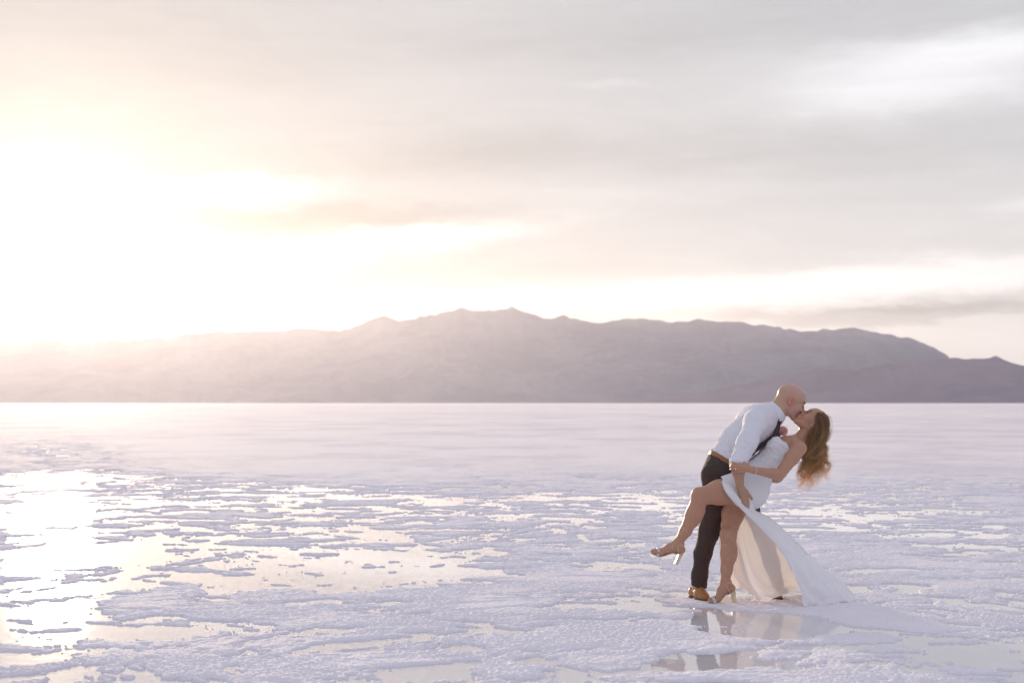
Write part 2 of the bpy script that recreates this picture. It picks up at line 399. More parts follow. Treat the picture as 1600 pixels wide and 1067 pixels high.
def range_mesh(name, prof, yc, y0, y1, seed, m, rough):
    na, nd = 1100, 150
    t = np.linspace(-.80, .78, na); yy = np.concatenate([np.linspace(y0, yc, nd * 2 // 3, endpoint=False), np.linspace(yc, y1, nd // 3)])
    T, Yv = np.meshgrid(t, yy); X = T * yc
    X = X * (.6 + .4 * Yv / yc)
    top = np.interp(T, [(p - 800) / F for p, _ in prof], [(629 - q_) / F for _, q_ in prof]) * yc
    jag = np.interp(T, np.linspace(-.8, .78, 420), np.random.default_rng(seed).normal(0, 1, 420)) * 1.1 + np.interp(T, np.linspace(-.8, .78, 150), np.random.default_rng(seed + 1).normal(0, 1, 150)) * 1.3
    top = np.where(top > 0, top + jag * yc / F, top)
    e = np.where(Yv < yc, ((Yv - y0) / (yc - y0)), (1 - (Yv - yc) / (y1 - yc)))
    n = 0; a = 1; fr = 1 / 900.; tot = 0
    for i in range(6):
        n = n + a * (1 - 2 * np.abs(vnoise2((X * fr).ravel() + 7 * i, (Yv * fr * .8).ravel(), seed + i)).reshape(X.shape)); tot += a; fr *= 2.05; a *= .55
    n /= tot
    k = sstep(e, 0, .9)
    z = top * np.clip(e ** .85 * (1 - rough * (1 - e) * 1.2 + rough * (n - .35) * (1 - e) * 1.6), 0, 1.0) + top * .02 * n * k * (np.abs(e - 1) < .02)
    z = np.minimum(z, top * np.maximum(Yv / yc, .8) * 1.0) - 2 * (e <= 0)
    z += top * .035 * (fbm2(X / 170, Yv / 170 + 3, 5, seed + 50, .6)) * k
    V = np.stack([X, Yv, z], -1).reshape(-1, 3)
    I = np.arange(V.shape[0]).reshape(X.shape)
    o = mesh_obj(name, V, np.stack([I[:-1, :-1], I[:-1, 1:], I[1:, 1:], I[1:, :-1]], -1).reshape(-1, 4), m)
    o['kind'] = 'structure'
    return o
def rock(name, c1, c2):
    m = bpy.data.materials.new(name); m.use_nodes = True
    q = NT(m.node_tree); b = q.n['Principled BSDF']
    geo = q.node('ShaderNodeNewGeometry')
    n = q.noise(geo.outputs['Position'], .004, 7, .65)
    q.l.new(q.mix(q.smooth(n, .35, .65), c1, c2), b.inputs['Base Color']); b.inputs['Roughness'].default_value = .95
    b.inputs['Specular IOR Level'].default_value = .1
    return m
o = range_mesh('mountains', RIDGE, 6000, 4700, 7400, 11, rock('range rock', (.10, .12, .17), (.15, .165, .215)), .85)
o['label'] = 'long hazy grey-mauve mountain range behind the salt flat'
o = range_mesh('hills', FRONT, 4700, 4200, 5200, 61, rock('foothill rock', (.10, .09, .14), (.15, .13, .18)), .6)
o['label'] = 'low darker foothills in front of the mountain range'

# ------------------------------------------------------------------ haze
hv = bpy.data.materials.new('haze'); hv.use_nodes = True
q = NT(hv.node_tree); q.n.clear()
pv = q.node('ShaderNodeVolumePrincipled'); pv.inputs['Color'].default_value = (.86, .85, .98, 1)
pv.inputs['Density'].default_value = 0.48e-4; pv.inputs['Anisotropy'].default_value = .66
q.l.new(pv.outputs[0], q.node('ShaderNodeOutputMaterial').inputs['Volume'])
bx = np.array([[x, y, z] for x in (-9500, 9500) for y in (-9500, 9500) for z in (-2, 432)], dtype=np.float32)
bf = [[0, 1, 3, 2], [4, 6, 7, 5], [0, 4, 5, 1], [2, 3, 7, 6], [0, 2, 6, 4], [1, 5, 7, 3]]
hz_o = mesh_obj('haze', bx, bf, hv, smooth=False); hz_o['kind'] = 'stuff'

#FIGURES
# ================================================================== THE COUPLE
UN = 1.0 / (228 * 2.808)      # metres per drawing unit at the couple's distance
def P(cx, cy, d=0.0):         # drawing units (x right, y down) and depth behind the couple's plane -> world metres
    px = 1000 + cx / 2.808; py = 580 + cy / 2.808; Y = D0 + d
    return np.array([(px - 800) * Y / F, Y, CAMZ - (py - 629) * Y / F])
def PV(fx, fy, fd=0.0):
    v = np.array([fx, fd, -fy], float); return v / np.linalg.norm(v)

# ---- distance-field modelling: shapes melt together, one continuous surface is extracted
def rc(a, b, r1, r2, sy=1.0):           # tapered capsule; sy > 1 widens it in depth
    a = np.asarray(a, float); b = np.asarray(b, float)
    def f(p):
        q = p - a; ba = b - a
        if sy != 1.0:
            # widen in depth only away from the axis
            t = np.clip(q @ ba / (ba @ ba), 0, 1)
            q = q - t[:, None] * ba; q[:, 1] /= sy
            return np.linalg.norm(q, axis=1) - (r1 + (r2 - r1) * t)
        t = np.clip(q @ ba / max(ba @ ba, 1e-9), 0, 1)
        return np.linalg.norm(q - t[:, None] * ba, axis=1) - (r1 + (r2 - r1) * t)
    return f
def ell(c, ax, r):                       # ellipsoid with axes (3 unit vectors) and radii
    c = np.asarray(c, float); A = np.array(ax, float); r = np.asarray(r, float)
    def f(p):
        q = (p - c) @ A.T
        k0 = np.linalg.norm(q / r, axis=1); k1 = np.linalg.norm(q / (r * r), axis=1)
        return k0 * (k0 - 1) / np.maximum(k1, 1e-6)
    return f
def field(prims):
    def f(p):
        r = None
        for pr in prims:
            fn, k = pr[0], pr[1]; op = pr[2] if len(pr) > 2 else '+'
            v = fn(p)
            if r is None: r = v; continue
            if op == '+':
                h = np.clip(.5 + .5 * (r - v) / k, 0, 1); r = r + (v - r) * h - k * h * (1 - h)
            elif op == '-':
                v = -v; h = np.clip(.5 - .5 * (r - v) / k, 0, 1); r = r + (v - r) * h + k * h * (1 - h)
            elif op == '&':
                r = np.maximum(r, v)
        return r
    return f
def plane(n, c):                         # keeps the side where n.p < c  (world metres)
    n = np.asarray(n, float)
    return lambda p: p @ n - c
def dplane(nx, ny, pt, nd=0.0):          # cut through a drawing point; keeps the side opposite to (nx, ny)
    n = PV(nx, ny, nd); return plane(n, n @ P(*pt))
def extract(name, f, lo, hi, h, material, parent, disp=None, color=None):
    lo = np.asarray(lo, float); hi = np.asarray(hi, float)
    nc = np.ceil((hi - lo) / (4 * h)).astype(int) + 1
    g1 = [lo[i] + (np.arange(nc[i]) + .375) * 4 * h for i in range(3)]
    X, Y, Z = np.meshgrid(*g1, indexing='ij')
    cp = np.stack([X, Y, Z], -1).reshape(-1, 3)
    cv = np.concatenate([f(cp[i:i + 200000]) for i in range(0, len(cp), 200000)])
    act = np.abs(cv) < 4 * h * 2.2
    fine = np.repeat(np.repeat(np.repeat(cv.reshape(nc), 4, 0), 4, 1), 4, 2).astype(np.float32)
    ai = np.stack(np.unravel_index(np.nonzero(act)[0], nc), -1)
    off = np.stack(np.meshgrid(*[np.arange(4)] * 3, indexing='ij'), -1).reshape(-1, 3)
    for s in range(0, len(ai), 4000):
        ids = (ai[s:s + 4000, None, :] * 4 + off[None]).reshape(-1, 3)
        fine[ids[:, 0], ids[:, 1], ids[:, 2]] = f(lo + ids * h)
    ins = fine < 0
    n = np.array(fine.shape)
    cnt = np.zeros(n - 1, np.int8)
    for a in (0, 1):
        for b in (0, 1):
            for c in (0, 1): cnt += ins[a:n[0] - 1 + a, b:n[1] - 1 + b, c:n[2] - 1 + c]
    ci = np.stack(np.nonzero((cnt > 0) & (cnt < 8)), -1)
    idx = {}; lut = np.full(n - 1, -1, np.int32); lut[ci[:, 0], ci[:, 1], ci[:, 2]] = np.arange(len(ci))
    acc = np.zeros((len(ci), 3)); num = np.zeros(len(ci))
    corners = [(a, b, c) for a in (0, 1) for b in (0, 1) for c in (0, 1)]
    for c0 in corners:
        for axis in range(3):
            if c0[axis]: continue
            c1 = list(c0); c1[axis] = 1
            i0 = ci + c0; i1 = ci + c1
            v0 = fine[i0[:, 0], i0[:, 1], i0[:, 2]]; v1 = fine[i1[:, 0], i1[:, 1], i1[:, 2]]
            cr = (v0 < 0) != (v1 < 0)
            t = np.where(cr, v0 / np.where(cr, v0 - v1, 1), 0)
            pt = i0 + t[:, None] * (np.array(c1) - c0)
            acc += pt * cr[:, None]; num += cr
    verts = lo + acc / num[:, None] * h
    quads = []
    for axis in range(3):
        u, v = (axis + 1) % 3, (axis + 2) % 3
        sl0 = [slice(1, -1)] * 3; sl1 = [slice(1, -1)] * 3
        sl0[axis] = slice(0, -1); sl1[axis] = slice(1, None)
        A = ins[tuple(sl0)]; B = ins[tuple(sl1)]
        e = np.stack(np.nonzero(A != B), -1); sgn = A[e[:, 0], e[:, 1], e[:, 2]]
        base = e.copy(); base[:, u] += 1; base[:, v] += 1
        def L_(du, dv):
            b_ = base.copy(); b_[:, u] -= du; b_[:, v] -= dv
            return lut[b_[:, 0], b_[:, 1], b_[:, 2]]
        qd = np.stack([L_(1, 1), L_(0, 1), L_(0, 0), L_(1, 0)], -1)
        qd = np.where(sgn[:, None], qd, qd[:, ::-1])
        quads.append(qd)
    quads = np.concatenate(quads); quads = quads[(quads >= 0).all(1)]
    # gradient normals
    if disp is not None:
        e = 1e-3; g0 = f(verts)
        N = np.stack([f(verts + np.eye(3)[i] * e) - g0 for i in range(3)], -1)
        N /= np.maximum(np.linalg.norm(N, axis=1, keepdims=True), 1e-9)
        verts = verts + N * disp(verts, N)[:, None]
    col = color(verts) if color is not None else None
    return mesh_obj(name, verts, quads, material, parent, colors=col)

def crv(p):      # world -> drawing units (for patterns and colours)
    Y = p[:, 1]
    return ((p[:, 0] * F / Y + 800) - 1000) * 2.808, ((CAMZ - p[:, 2]) * F / Y + 629 - 580) * 2.808
def catmull(pts, n):
    pts = np.asarray(pts, float); m = len(pts)
    t = np.linspace(0, m - 1, n); i = np.clip(t.astype(int), 0, m - 2); u = (t - i)[:, None]
    g_ = lambda k: pts[np.clip(k, 0, m - 1)]
    p0, p1, p2, p3 = g_(i - 1), g_(i), g_(i + 1), g_(i + 2)
    return .5 * (2 * p1 + (p2 - p0) * u + (2 * p0 - 5 * p1 + 4 * p2 - p3) * u ** 2 + (3 * p1 - p0 - 3 * p2 + p3) * u ** 3)
def tube_geo(path, rad_, sides=8, flat=None):
    """tube along path (n,3); rad_ scalar or (n,); flat = (unit vector, ratio) squashes it"""
    path = np.asarray(path, float); n = len(path); r = np.broadcast_to(np.asarray(rad_, float), (n,))
    T = np.gradient(path, axis=0); T /= np.linalg.norm(T, axis=1, keepdims=True) + 1e-12
    ref = np.array([0, 1., 0]) if flat is None else np.asarray(flat[0], float)
    A = ref - T * (T @ ref)[:, None]; A /= np.linalg.norm(A, axis=1, keepdims=True) + 1e-9
    B = np.cross(T, A); k = 1.0 if flat is None else flat[1]
    an = np.linspace(0, 2 * math.pi, sides, endpoint=False)
    V = path[:, None] + r[:, None, None] * (A[:, None] * (np.cos(an) * k)[None, :, None] + B[:, None] * np.sin(an)[None, :, None])
    V = V.reshape(-1, 3); Fc = []
    for i in range(n - 1):
        for j in range(sides):
            j2 = (j + 1) % sides
            Fc.append((i * sides + j, (i + 1) * sides + j, (i + 1) * sides + j2, i * sides + j2))
    c0 = len(V); V = np.vstack([V, path[:1], path[-1:]])
    for j in range(sides):
        j2 = (j + 1) % sides
        Fc.append((c0, j, j2, j2)); Fc.append((c0 + 1, (n - 1) * sides + j2, (n - 1) * sides + j, (n - 1) * sides + j))
    return V, Fc
def join_geo(name, geos, material, parent, colors=None, smooth=True):
    import bmesh
    Vs = []; Fs = []; o = 0
    for V, Fc in geos:
        Vs.append(V); Fs += [tuple(dict.fromkeys(int(i) + o for i in f_)) for f_ in Fc]; o += len(V)
    me = bpy.data.meshes.new(name); me.from_pydata(np.vstack(Vs).tolist(), [], Fs)
    me.polygons.foreach_set('use_smooth', np.full(len(me.polygons), smooth))
    if colors is not None:
        ca = me.color_attributes.new('tint', 'FLOAT_COLOR', 'POINT')
        c4 = np.ones((o, 4), dtype=np.float32); c4[:, :3] = colors; ca.data.foreach_set('color', c4.ravel())
    me.materials.append(material); me.update()
    return link(bpy.data.objects.new(name, me), parent)
def tube(name, pts, r, material, parent, n=24, sides=8, flat=None, closed=False):
    path = catmull(pts, n); rr = r if np.isscalar(r) else np.interp(np.linspace(0, 1, n), np.linspace(0, 1, len(r)), r)
    return join_geo(name, [tube_geo(path, rr, sides, flat)], material, parent)
def strap_geo(pts, wdt, thick, n=24, face=(0, -1, 0)):
    path = catmull(pts, n); return tube_geo(path, wdt, 8, (face, thick / wdt))

# ---- anatomy
def head_prims(Cc, f, u, scale, female):
    s = np.cross(f, u); s /= np.linalg.norm(s)
    if s[1] > 0: s = -s
    ax = np.array([f, u, s]); k = scale
    W = lambda a, b, c: Cc + k * (a * f + b * u + c * s)
    E = lambda c, r: ell(W(*c), ax, np.array(r) * k)
    jw = .040 if female else .048
    pr = [(E((-.014, .032, 0), (.098, .082, .077)), .01),
          (E((.026, .034, 0), (.062, .064, .066)), .02),
          (E((.032, -.032, 0), (.052, .070, .056)), .02)]
    for sg in (-1, 1):
        pr.append((rc(W(-.012, -.052, sg * jw), W(.058, -.098, sg * .014), .020 * k, .017 * k), .022))
        pr.append((E((.055, -.030, sg * .036), (.026, .024, .022)), .02))
    pr.append((E((.066, -.103, 0), (.017, .014, .018)), .012))
    pr.append((rc(W(.078, .026, -.030), W(.078, .026, .030), .0105 * k, .0105 * k), .014))
    for sg in (-1, 1):
        pr.append((E((.088, .004, sg * .031), (.014, .014, .017)), .012, '-'))
        pr.append((E((.070, .001, sg * .031), (.0135, .0115, .0145)), .004))
    pr.append((rc(W(.080, .012, 0), W(.104, -.030, 0), .0065 * k, .0095 * k), .008))
    for sg in (-1, 1): pr.append((E((.094, -.036, sg * .010), (.010, .007, .007)), .005))
    pr.append((E((.084, -.064, 0), (.013, .020, .022)), .012))
    pr.append((rc(W(.089, -.0585, -.014), W(.089, -.0585, .014), .0052 * k, .0052 * k), .004))
    pr.append((rc(W(.087, -.0695, -.012), W(.087, -.0695, .012), .0062 * k, .0062 * k), .004))
    for sg in (-1, 1):       # ears: a tilted shell with a hollow
        c = W(-.010, -.006, sg * .078)
        fe = f * .80 - s * sg * .0 + u * .2; fe = f + s * sg * -.45; fe /= np.linalg.norm(fe)
        se = np.cross(fe, u); se /= np.linalg.norm(se)
        pr.append((ell(c, [fe, u, se], np.array([.019, .032, .0075]) * k), .005))
        pr.append((ell(W(-.008, .001, sg * .087), [fe, u, se], np.array([.010, .018, .006]) * k), .003, '-'))
    return pr, W
def chain(pts, rs, k=.02, sy=1.0):
    return [(rc(pts[i], pts[i + 1], rs[i], rs[i + 1], sy), k) for i in range(len(pts) - 1)]
def finger(pts, r0, r1):
    n = len(pts); rs = np.linspace(r0, r1, n)
    out = [(rc(pts[i], pts[i + 1], rs[i], rs[i + 1]), .0035) for i in range(n - 1)]
    return out

# ================================================================== GROOM
man = empty('person', P(330, 1005, 0).tolist(), 'bald man in white shirt, tie and dark brown trousers bending over to kiss the bride', 'person')
man.location.z = 0
def own(o):      # keep world place of a mesh built in world coordinates under a placed Empty
    par = o.parent
    while par is not None and par.parent is not None: par = par.parent
    if par is not None and o.parent is par: o.matrix_parent_inverse = Matrix.Translation(-Vector(par.location))
    return o
_mo, _jg = mesh_obj, join_geo
def mesh_obj(*a, **k): return own(_mo(*a, **k))
def join_geo(*a, **k): return own(_jg(*a, **k))

mf = PV(.91, .42, -.06); mu = PV(.42, -.91, 0)
mu = mu - mf * (mf @ mu); mu /= np.linalg.norm(mu)
MC = P(664, 131, .012)
hp, MW = head_prims(MC, mf, mu, 1.0, False)
u_ = UN
m_sh = P(508, 222, -.15); m_el = P(430, 405, -.37); m_wr = P(439, 505, -.325)
m_sh2 = P(520, 212, .20); m_el2 = P(585, 345, .30); m_wr2 = P(640, 430, .13)
mbody = hp + chain([MW(-.040, -.03, 0), MW(-.055, -.10, 0), P(590, 188, .025)], [.055, .054, .056], .03)
mbody += [(rc(MW(-.06, -.045, 0), MW(-.075, -.10, 0), .045, .05), .03)]
mbody += chain([P(585, 195, .03), P(500, 236, .03), P(425, 315, .03), P(375, 395, .03), P(350, 450, .04)], [.056, .095, .085, .082, .088], .04, 1.25)
mbody += chain([m_sh, m_el], [.055, .043], .03) + chain([m_el, P(432, 440, -.365), m_wr], [.043, .041, .0235], .012)
mbody += chain([m_sh2, m_el2, m_wr2], [.055, .043, .027], .03)
mk = [P(338, 455, -.06), P(308, 690, 0), P(252, 935, .055)]
mk2 = [P(385, 455, .19), P(500, 695, .26), P(572, 955, .17)]
for q_ in (mk, mk2):
    mbody += chain([q_[0], q_[1]], [.080, .042], .04) + chain([q_[1], .6 * q_[1] + .4 * q_[2], q_[2]], [.042, .038, .033], .02)
    mbody += chain([q_[2], q_[2] + np.array([.0, -.005, -.055])], [.033, .032], .02)
# right hand of the groom on her hip (thumb to the right)
hk = [P(441, 543, -.318), P(450, 547, -.326), P(459, 548, -.322), P(467, 545, -.31)]
mh = [(rc(m_wr, P(448, 525, -.322), .0225, .024, 1), .012)]
for k_, r_ in zip(hk, (.0115, .0125, .0125, .0115)): mh.append((rc(P(441 + (k_[0] - hk[0][0]) * 150, 512, -.326), k_, .015, r_), .010))
fing = [[hk[0], P(447, 572, -.315), P(456, 588, -.298), P(462, 597, -.275)],
        [hk[1], P(459, 574, -.322), P(468, 589, -.300), P(473, 597, -.278)],
        [hk[2], P(469, 570, -.318), P(474, 586, -.298), P(477, 594, -.278)],
        [hk[3], P(473, 560, -.305), P(476, 575, -.290), P(478, 585, -.276)]]
for fg in fing[:3]: mh += finger(fg, .0105, .0078)
mh += finger(fing[3], .009, .0068)
mh += finger([P(452, 512, -.325), P(466, 525, -.322), P(480, 543, -.305), P(491, 560, -.292)], .0135, .0082)
mbody += mh
# left hand supporting her back, fingertips wrapping round below her elbow
lh = [(rc(m_wr2, P(625, 455, .06), .027, .024), .01)]
for i, yy in enumerate((452, 461, 470, 479)):
    lh += finger([P(622, yy - 6, .05), P(612, yy + 2, -.02), P(600, yy + 6, -.075), P(586, yy + 5, -.115)], .0105, .008)
mbody += lh
mskin = np.array([.53, .32, .235])
def man_col(p):
    c = np.tile(mskin, (len(p), 1)).astype(float)
    q = (p - MC); a, b, s_ = q @ mf, q @ mu, np.abs(q @ np.cross(mf, mu))
    on = (np.linalg.norm(q, axis=1) < .15)
    def tint(msk, col, st):
        nonlocal c
        c = c * (1 - (msk * st)[:, None]) + np.array(col) * (msk * st)[:, None]
    gs = lambda x, y, z, rx, ry, rz: np.exp(-(((a - x) / rx) ** 2 + ((b - y) / ry) ** 2 + ((s_ - z) / rz) ** 2)) * on
    tint(gs(.05, -.03, .04, .03, .025, .03), (.66, .27, .21), .45)
    tint(gs(-.01, -.006, .08, .022, .034, .018), (.68, .20, .14), .8)
    tint(gs(.105, -.03, 0, .016, .016, .02), (.64, .27, .21), .5)
    tint(gs(.05, -.085, .025, .045, .026, .05), (.34, .22, .19), .42)          # stubble
    tint(gs(.088, -.064, 0, .012, .009, .02), (.50, .20, .18), .8)            # lips
    tint(sstep(gs(.080, .024, .034, .022, .008, .024), .35, .65), (.13, .07, .045), .85)   # brows
    tint(gs(.082, .004, .031, .018, .011, .018), (.40, .20, .15), .55); tint(sstep(gs(.082, -.003, .031, .018, .0045, .018), .40, .75), (.07, .035, .03), .95)  # closed lashes
    tint(gs(-.006, .001, .086, .008, .014, .01), (.30, .10, .07), .7)
    tint(sstep(b, .045, .11) * on, (.60, .40, .34), .5)
    x, y = crv(p); tint(sstep(y, 330, 400) * (1 - sstep(y, 800, 860)), (.44, .255, .165), .85)
    return c
extract('body', field(mbody), (1.15, 9.2, -.03), (2.25, 10.2, 1.55), .0033, M['skin'], man, color=man_col)

for s_ in (-1, 1): own(_jg('eyelash', [tube_geo(catmull([MW(.081, -.004, s_ * .034 + .012), MW(.090, -.006, s_ * .033), MW(.082, -.004, s_ * .033 - .012)], 12), .0013, 6)], M['tie'], man))
def folds(ax, across, along, amp, seed, ridged=True):
    """stretched wrinkle noise: ax = fold direction (unit), across/along wavelengths in metres"""
    ax = np.asarray(ax, float)
    t1 = np.cross(ax, [0, 1., 0]); t1 /= np.linalg.norm(t1); t2 = np.cross(ax, t1)
    def f(p):
        q = np.stack([p @ ax / along, p @ t1 / across, p @ t2 / across], -1)
        q = q + .5 * vnoise3(q * .7 + 3, seed + 5)[:, None]
        n = vnoise3(q, seed)
        n2 = vnoise3(q * 2.1 + 9, seed + 1)
        v = (1 - 2 * np.abs(n)) * .6 + .4 * n2 if ridged else n
        return amp * v
    return f
# shirt
BN = PV(.535, -.845)                       # belt normal
shirt = chain([P(584, 190, .03), P(505, 232, .03), P(425, 314, .03), P(375, 390, .03), P(362, 420, .03)], [.062, .124, .118, .104, .098], .05, 1.22)
shirt += [(rc(P(566, 183, .03), P(545, 200, .03), .066, .090, 1.5), .05)]
shirt += chain([P(515, 215, -.09), m_sh], [.085, .072], .06) + chain([m_sh, P(470, 310, -.27), m_el + (m_el - m_sh) * .0], [.074, .063, .056], .04)
shirt += chain([P(525, 212, .12), m_sh2], [.085, .07], .06) + chain([m_sh2, P(552, 275, .26), m_el2], [.070, .062, .056], .03)
av = (m_wr - m_el); av /= np.linalg.norm(av); av2 = (m_wr2 - m_el2); av2 /= np.linalg.norm(av2)
shirt += [(lambda p: .06 - np.linalg.norm(p - m_wr, axis=1), .0, '&')] if False else []
ud = (m_el - m_sh) / np.linalg.norm(m_el - m_sh)
f_s = field(shirt)
def shirt_f(p):
    v = f_s(p)
    v = np.maximum(v, -(p @ BN - BN @ P(316, 356)))                        # tucked in at the belt (arm handled below)
    arm = field(chain([m_sh, P(470, 310, -.27), m_el], [.074, .063, .056], .04))(p)
    v = np.minimum(v, np.maximum(arm, (p - m_el) @ ud - .004))
    v = np.maximum(v, (p - MW(-.055, -.10, 0)) @ PV(.80, -.60) + .008 if False else -1.0)
    nk = PV(.86, -.51); v = np.maximum(v, p @ nk - nk @ P(594, 184))     # neckline
    arm_side = field(chain([m_el, m_wr], [.05, .05]))(p)
    return v
fa = folds(PV(.55, .83), .030, .16, .0065, 3); fb = folds(PV(.83, .35), .028, .10, .0055, 4); fcf = folds(PV(.2, 1), .024, .09, .0065, 5)
def shirt_disp(p, N):
    x, y = crv(p)
    low = sstep(y, 250, 350)
    armw = np.exp(-((p[:, 1] - (D0 - .27)) / .10) ** 2)
    crk = np.exp(-(((x - 440) / 50) ** 2 + ((y - 350) / 70) ** 2))
    return fa(p) * (.45 + .6 * low) + fb(p) * (.35 + .9 * crk) + fcf(p) * .5 * low - .002
extract('shirt', shirt_f, (1.3, 9.2, .55), (2.05, 10.25, 1.60), .0036, M['shirt'], man, disp=shirt_disp)
# rolled cuffs
for e_, a_, r_ in ((m_el, ud, .052), (m_el2, av2, .050)):
    t_ = np.linspace(0, 2 * math.pi, 40)
    x1 = np.cross(a_, [0, 1., .1]); x1 /= np.linalg.norm(x1); x2 = np.cross(a_, x1)
    ring = [e_ + a_ * (.004 + .004 * math.sin(3 * t)) + (x1 * math.cos(t) + x2 * math.sin(t)) * r_ * .93 for t in t_]
    own(join_geo('cuff', [tube_geo(ring, .0125, 8, (a_, 1.8))], M['shirt'], man))
# collar: a stand and a turned-down leaf
def collar():
    ax = PV(.84, -.54); e1 = PV(.54, .84); e2 = np.array([0, 1., 0]); geos = []
    c_top = P(613, 168, .020); c_bot = P(592, 186, .026)
    an = np.linspace(R(22), R(338), 60)         # opening faces the throat
    rows = []
    for (cc, r, lift) in ((c_bot, .070, 0), (c_top, .0660, .0), (c_top + ax * .002, .0700, 0), (P(602, 178, .022), .0815, 0), (P(588, 191, .028), .0900, 0)):
        row = []
        for a in an:
            fr = math.cos(a)                    # 1 at the throat
            rr = r; q = cc + (e1 * math.cos(a) + e2 * math.sin(a) * .96) * rr
            if lift == 0 and r == .0900: q = q - ax * (.010 * max(0, fr) ** 2)
            row.append(q)
        rows.append(row)
    V = np.array(rows).reshape(-1, 3); n = len(an)
    Fc = [(i * n + j, i * n + j + 1, (i + 1) * n + j + 1, (i + 1) * n + j) for i in range(len(rows) - 1) for j in range(n - 1)]
    o = join_geo('collar', [(V, Fc)], M['shirt'], man)
    md = o.modifiers.new('thick', 'SOLIDIFY'); md.thickness = .0022
    md = o.modifiers.new('soft', 'SUBSURF'); md.levels = md.render_levels = 1
collar()
# trousers
def legs(rs_h, rs_k, rs_a):
    L = []
    L += chain([P(412, 340, .03), P(372, 392, .03), P(350, 440, .045)], [.098, .104, .106], .05, 1.22)
    L += chain([P(346, 440, -.02), mk[0]], [.100, .100], .05)
    L += chain([P(365, 440, .12), mk2[0]], [.100, .098], .05)
    L += chain([mk[0], P(322, 600, -.02), P(304, 700, -.005), P(276, 800, .02), P(262, 890, .045), P(257, 968, .055)], [.100, .072, .066, .0575, .053, .052], .03)
    L += chain([mk2[0], P(470, 600, .235), mk2[1], P(545, 830, .21), P(570, 925, .18), P(575, 968, .17)], [.098, .080, .068, .060, .054, .052], .03)
    return field(L)
f_t = legs(0, 0, 0)
hemn = PV(-.21, .98)
def trouser_f(p):
    v = f_t(p); v = np.maximum(v, p @ BN - BN @ P(312, 365))
    v = np.maximum(v, p @ hemn - hemn @ P(258, 944, .05))
    return v
def trouser_far_ok(p):
    v = f_t(p); v = np.maximum(v, p @ BN - BN @ P(312, 365))
    near = p @ hemn - hemn @ P(258, 944, .05)
    hem2 = PV(.15, .98); far = p @ hem2 - hem2 @ P(585, 955, .12)
    return np.maximum(v, np.where(p[:, 0] < P(430, 900)[0], near, far))
ta = folds(PV(.25, .97), .045, .32, .004, 21); tb = folds(PV(.9, .3), .03, .10, .0028, 22)
def t_disp(p, N):
    x, y = crv(p); kn = np.exp(-((y - 720) / 60) ** 2) + np.exp(-((y - 930) / 45) ** 2) + np.exp(-((y - 480) / 40) ** 2) * .6
    return ta(p) + tb(p) * (.25 + .8 * kn)
trs = extract('trousers', trouser_far_ok, (1.2, 9.4, .0), (2.0, 10.3, 1.16), .0036, M['trousers'], man, disp=t_disp)
# belt: a slab of the waist, slightly proud
f_b = field(chain([P(412, 340, .03), P(372, 392, .03), P(350, 440, .045)], [.104, .1095, .110], .05, 1.22))
def belt_f(p):
    t = p @ BN
    return np.maximum(f_b(p), np.maximum(t - BN @ P(318, 346), -(t - BN @ P(311, 369))))
belt = extract('belt', belt_f, (1.3, 9.4, .6), (1.9, 10.3, 1.1), .0033, M['belt'], man)
bk = P(452, 427, .03)
# tie: knot and blade, hanging off the chest
tp = catmull([P(611, 216, -.030), P(606, 240, -.035), P(600, 262, -.045), P(590, 284, -.06), P(566, 303, -.07), P(540, 320, -.08), P(505, 349, -.09), P(478, 376, -.09), P(466, 388, -.085)], 50)
tw = np.interp(np.linspace(0, 1, 50), [0, .05, .12, .3, .45, .7, .93, 1], [.014, .019, .0165, .021, .020, .016, .012, .003])
own(_jg('tie', [tube_geo(tp, tw, 10, ((.45, -.5, .75), .30))], M['tie'], man))
own(_jg('tie_knot', [tube_geo(catmull([P(619, 203, -.022), P(613, 217, -.03), P(609, 228, -.034)], 10), np.array([.010, .016, .018, .0185, .018, .0175, .017, .016, .015, .012]), 10, ((.45, -.5, .75), .65))], M['tie'], man))
# boutonniere
def petal_geo(c, nrm_, updir, size, cup, seed):
    nrm_ = nrm_ / np.linalg.norm(nrm_); x = np.cross(nrm_, updir); x /= np.linalg.norm(x); y = np.cross(x, nrm_)
    n = 9; V = []
    for i in range(n):
        for j in range(n):
            a, b = i / (n - 1), (j / (n - 1) - .5) * 2
            wd = math.sin(math.pi * min(1, a * .85 + .12)) ** .7
            V.append(c + y * size * a + x * size * .55 * b * wd + nrm_ * (cup * size * (a ** 2 * .6 - .3 * b * b * a) + .002 * math.sin(5 * b + seed)))
    Fc = [(i * n + j, i * n + j + 1, (i + 1) * n + j + 1, (i + 1) * n + j) for i in range(n - 1) for j in range(n - 1)]
    return np.array(V), Fc
bc = P(610, 270, .052); geos = []
for k_ in range(16):
    a_ = k_ * 2.4; lay = k_ / 16
    out_ = PV(.75, -.45, -.35); e1 = np.cross(out_, [0, 1., 0]); e1 /= np.linalg.norm(e1); e2 = np.cross(out_, e1)
    rd_ = e1 * math.cos(a_) + e2 * math.sin(a_)
    geos.append(petal_geo(bc + rd_ * .010 * lay, -rd_ * 1.0 + out_ * .35 * lay, out_ + rd_ * (.15 + 1.0 * lay), .042 + .024 * lay, .5, k_))
bt = join_geo('boutonniere', geos, M['petal'], man)
for k_, sg in enumerate((-1, 1)):
    lf = join_geo('leaf', [petal_geo(bc - PV(.8, -.3) * .005, PV(.3, .3, -.9), PV(-.2 + .3 * sg, .9), .035, .3, k_)], M['leaf'], bt)
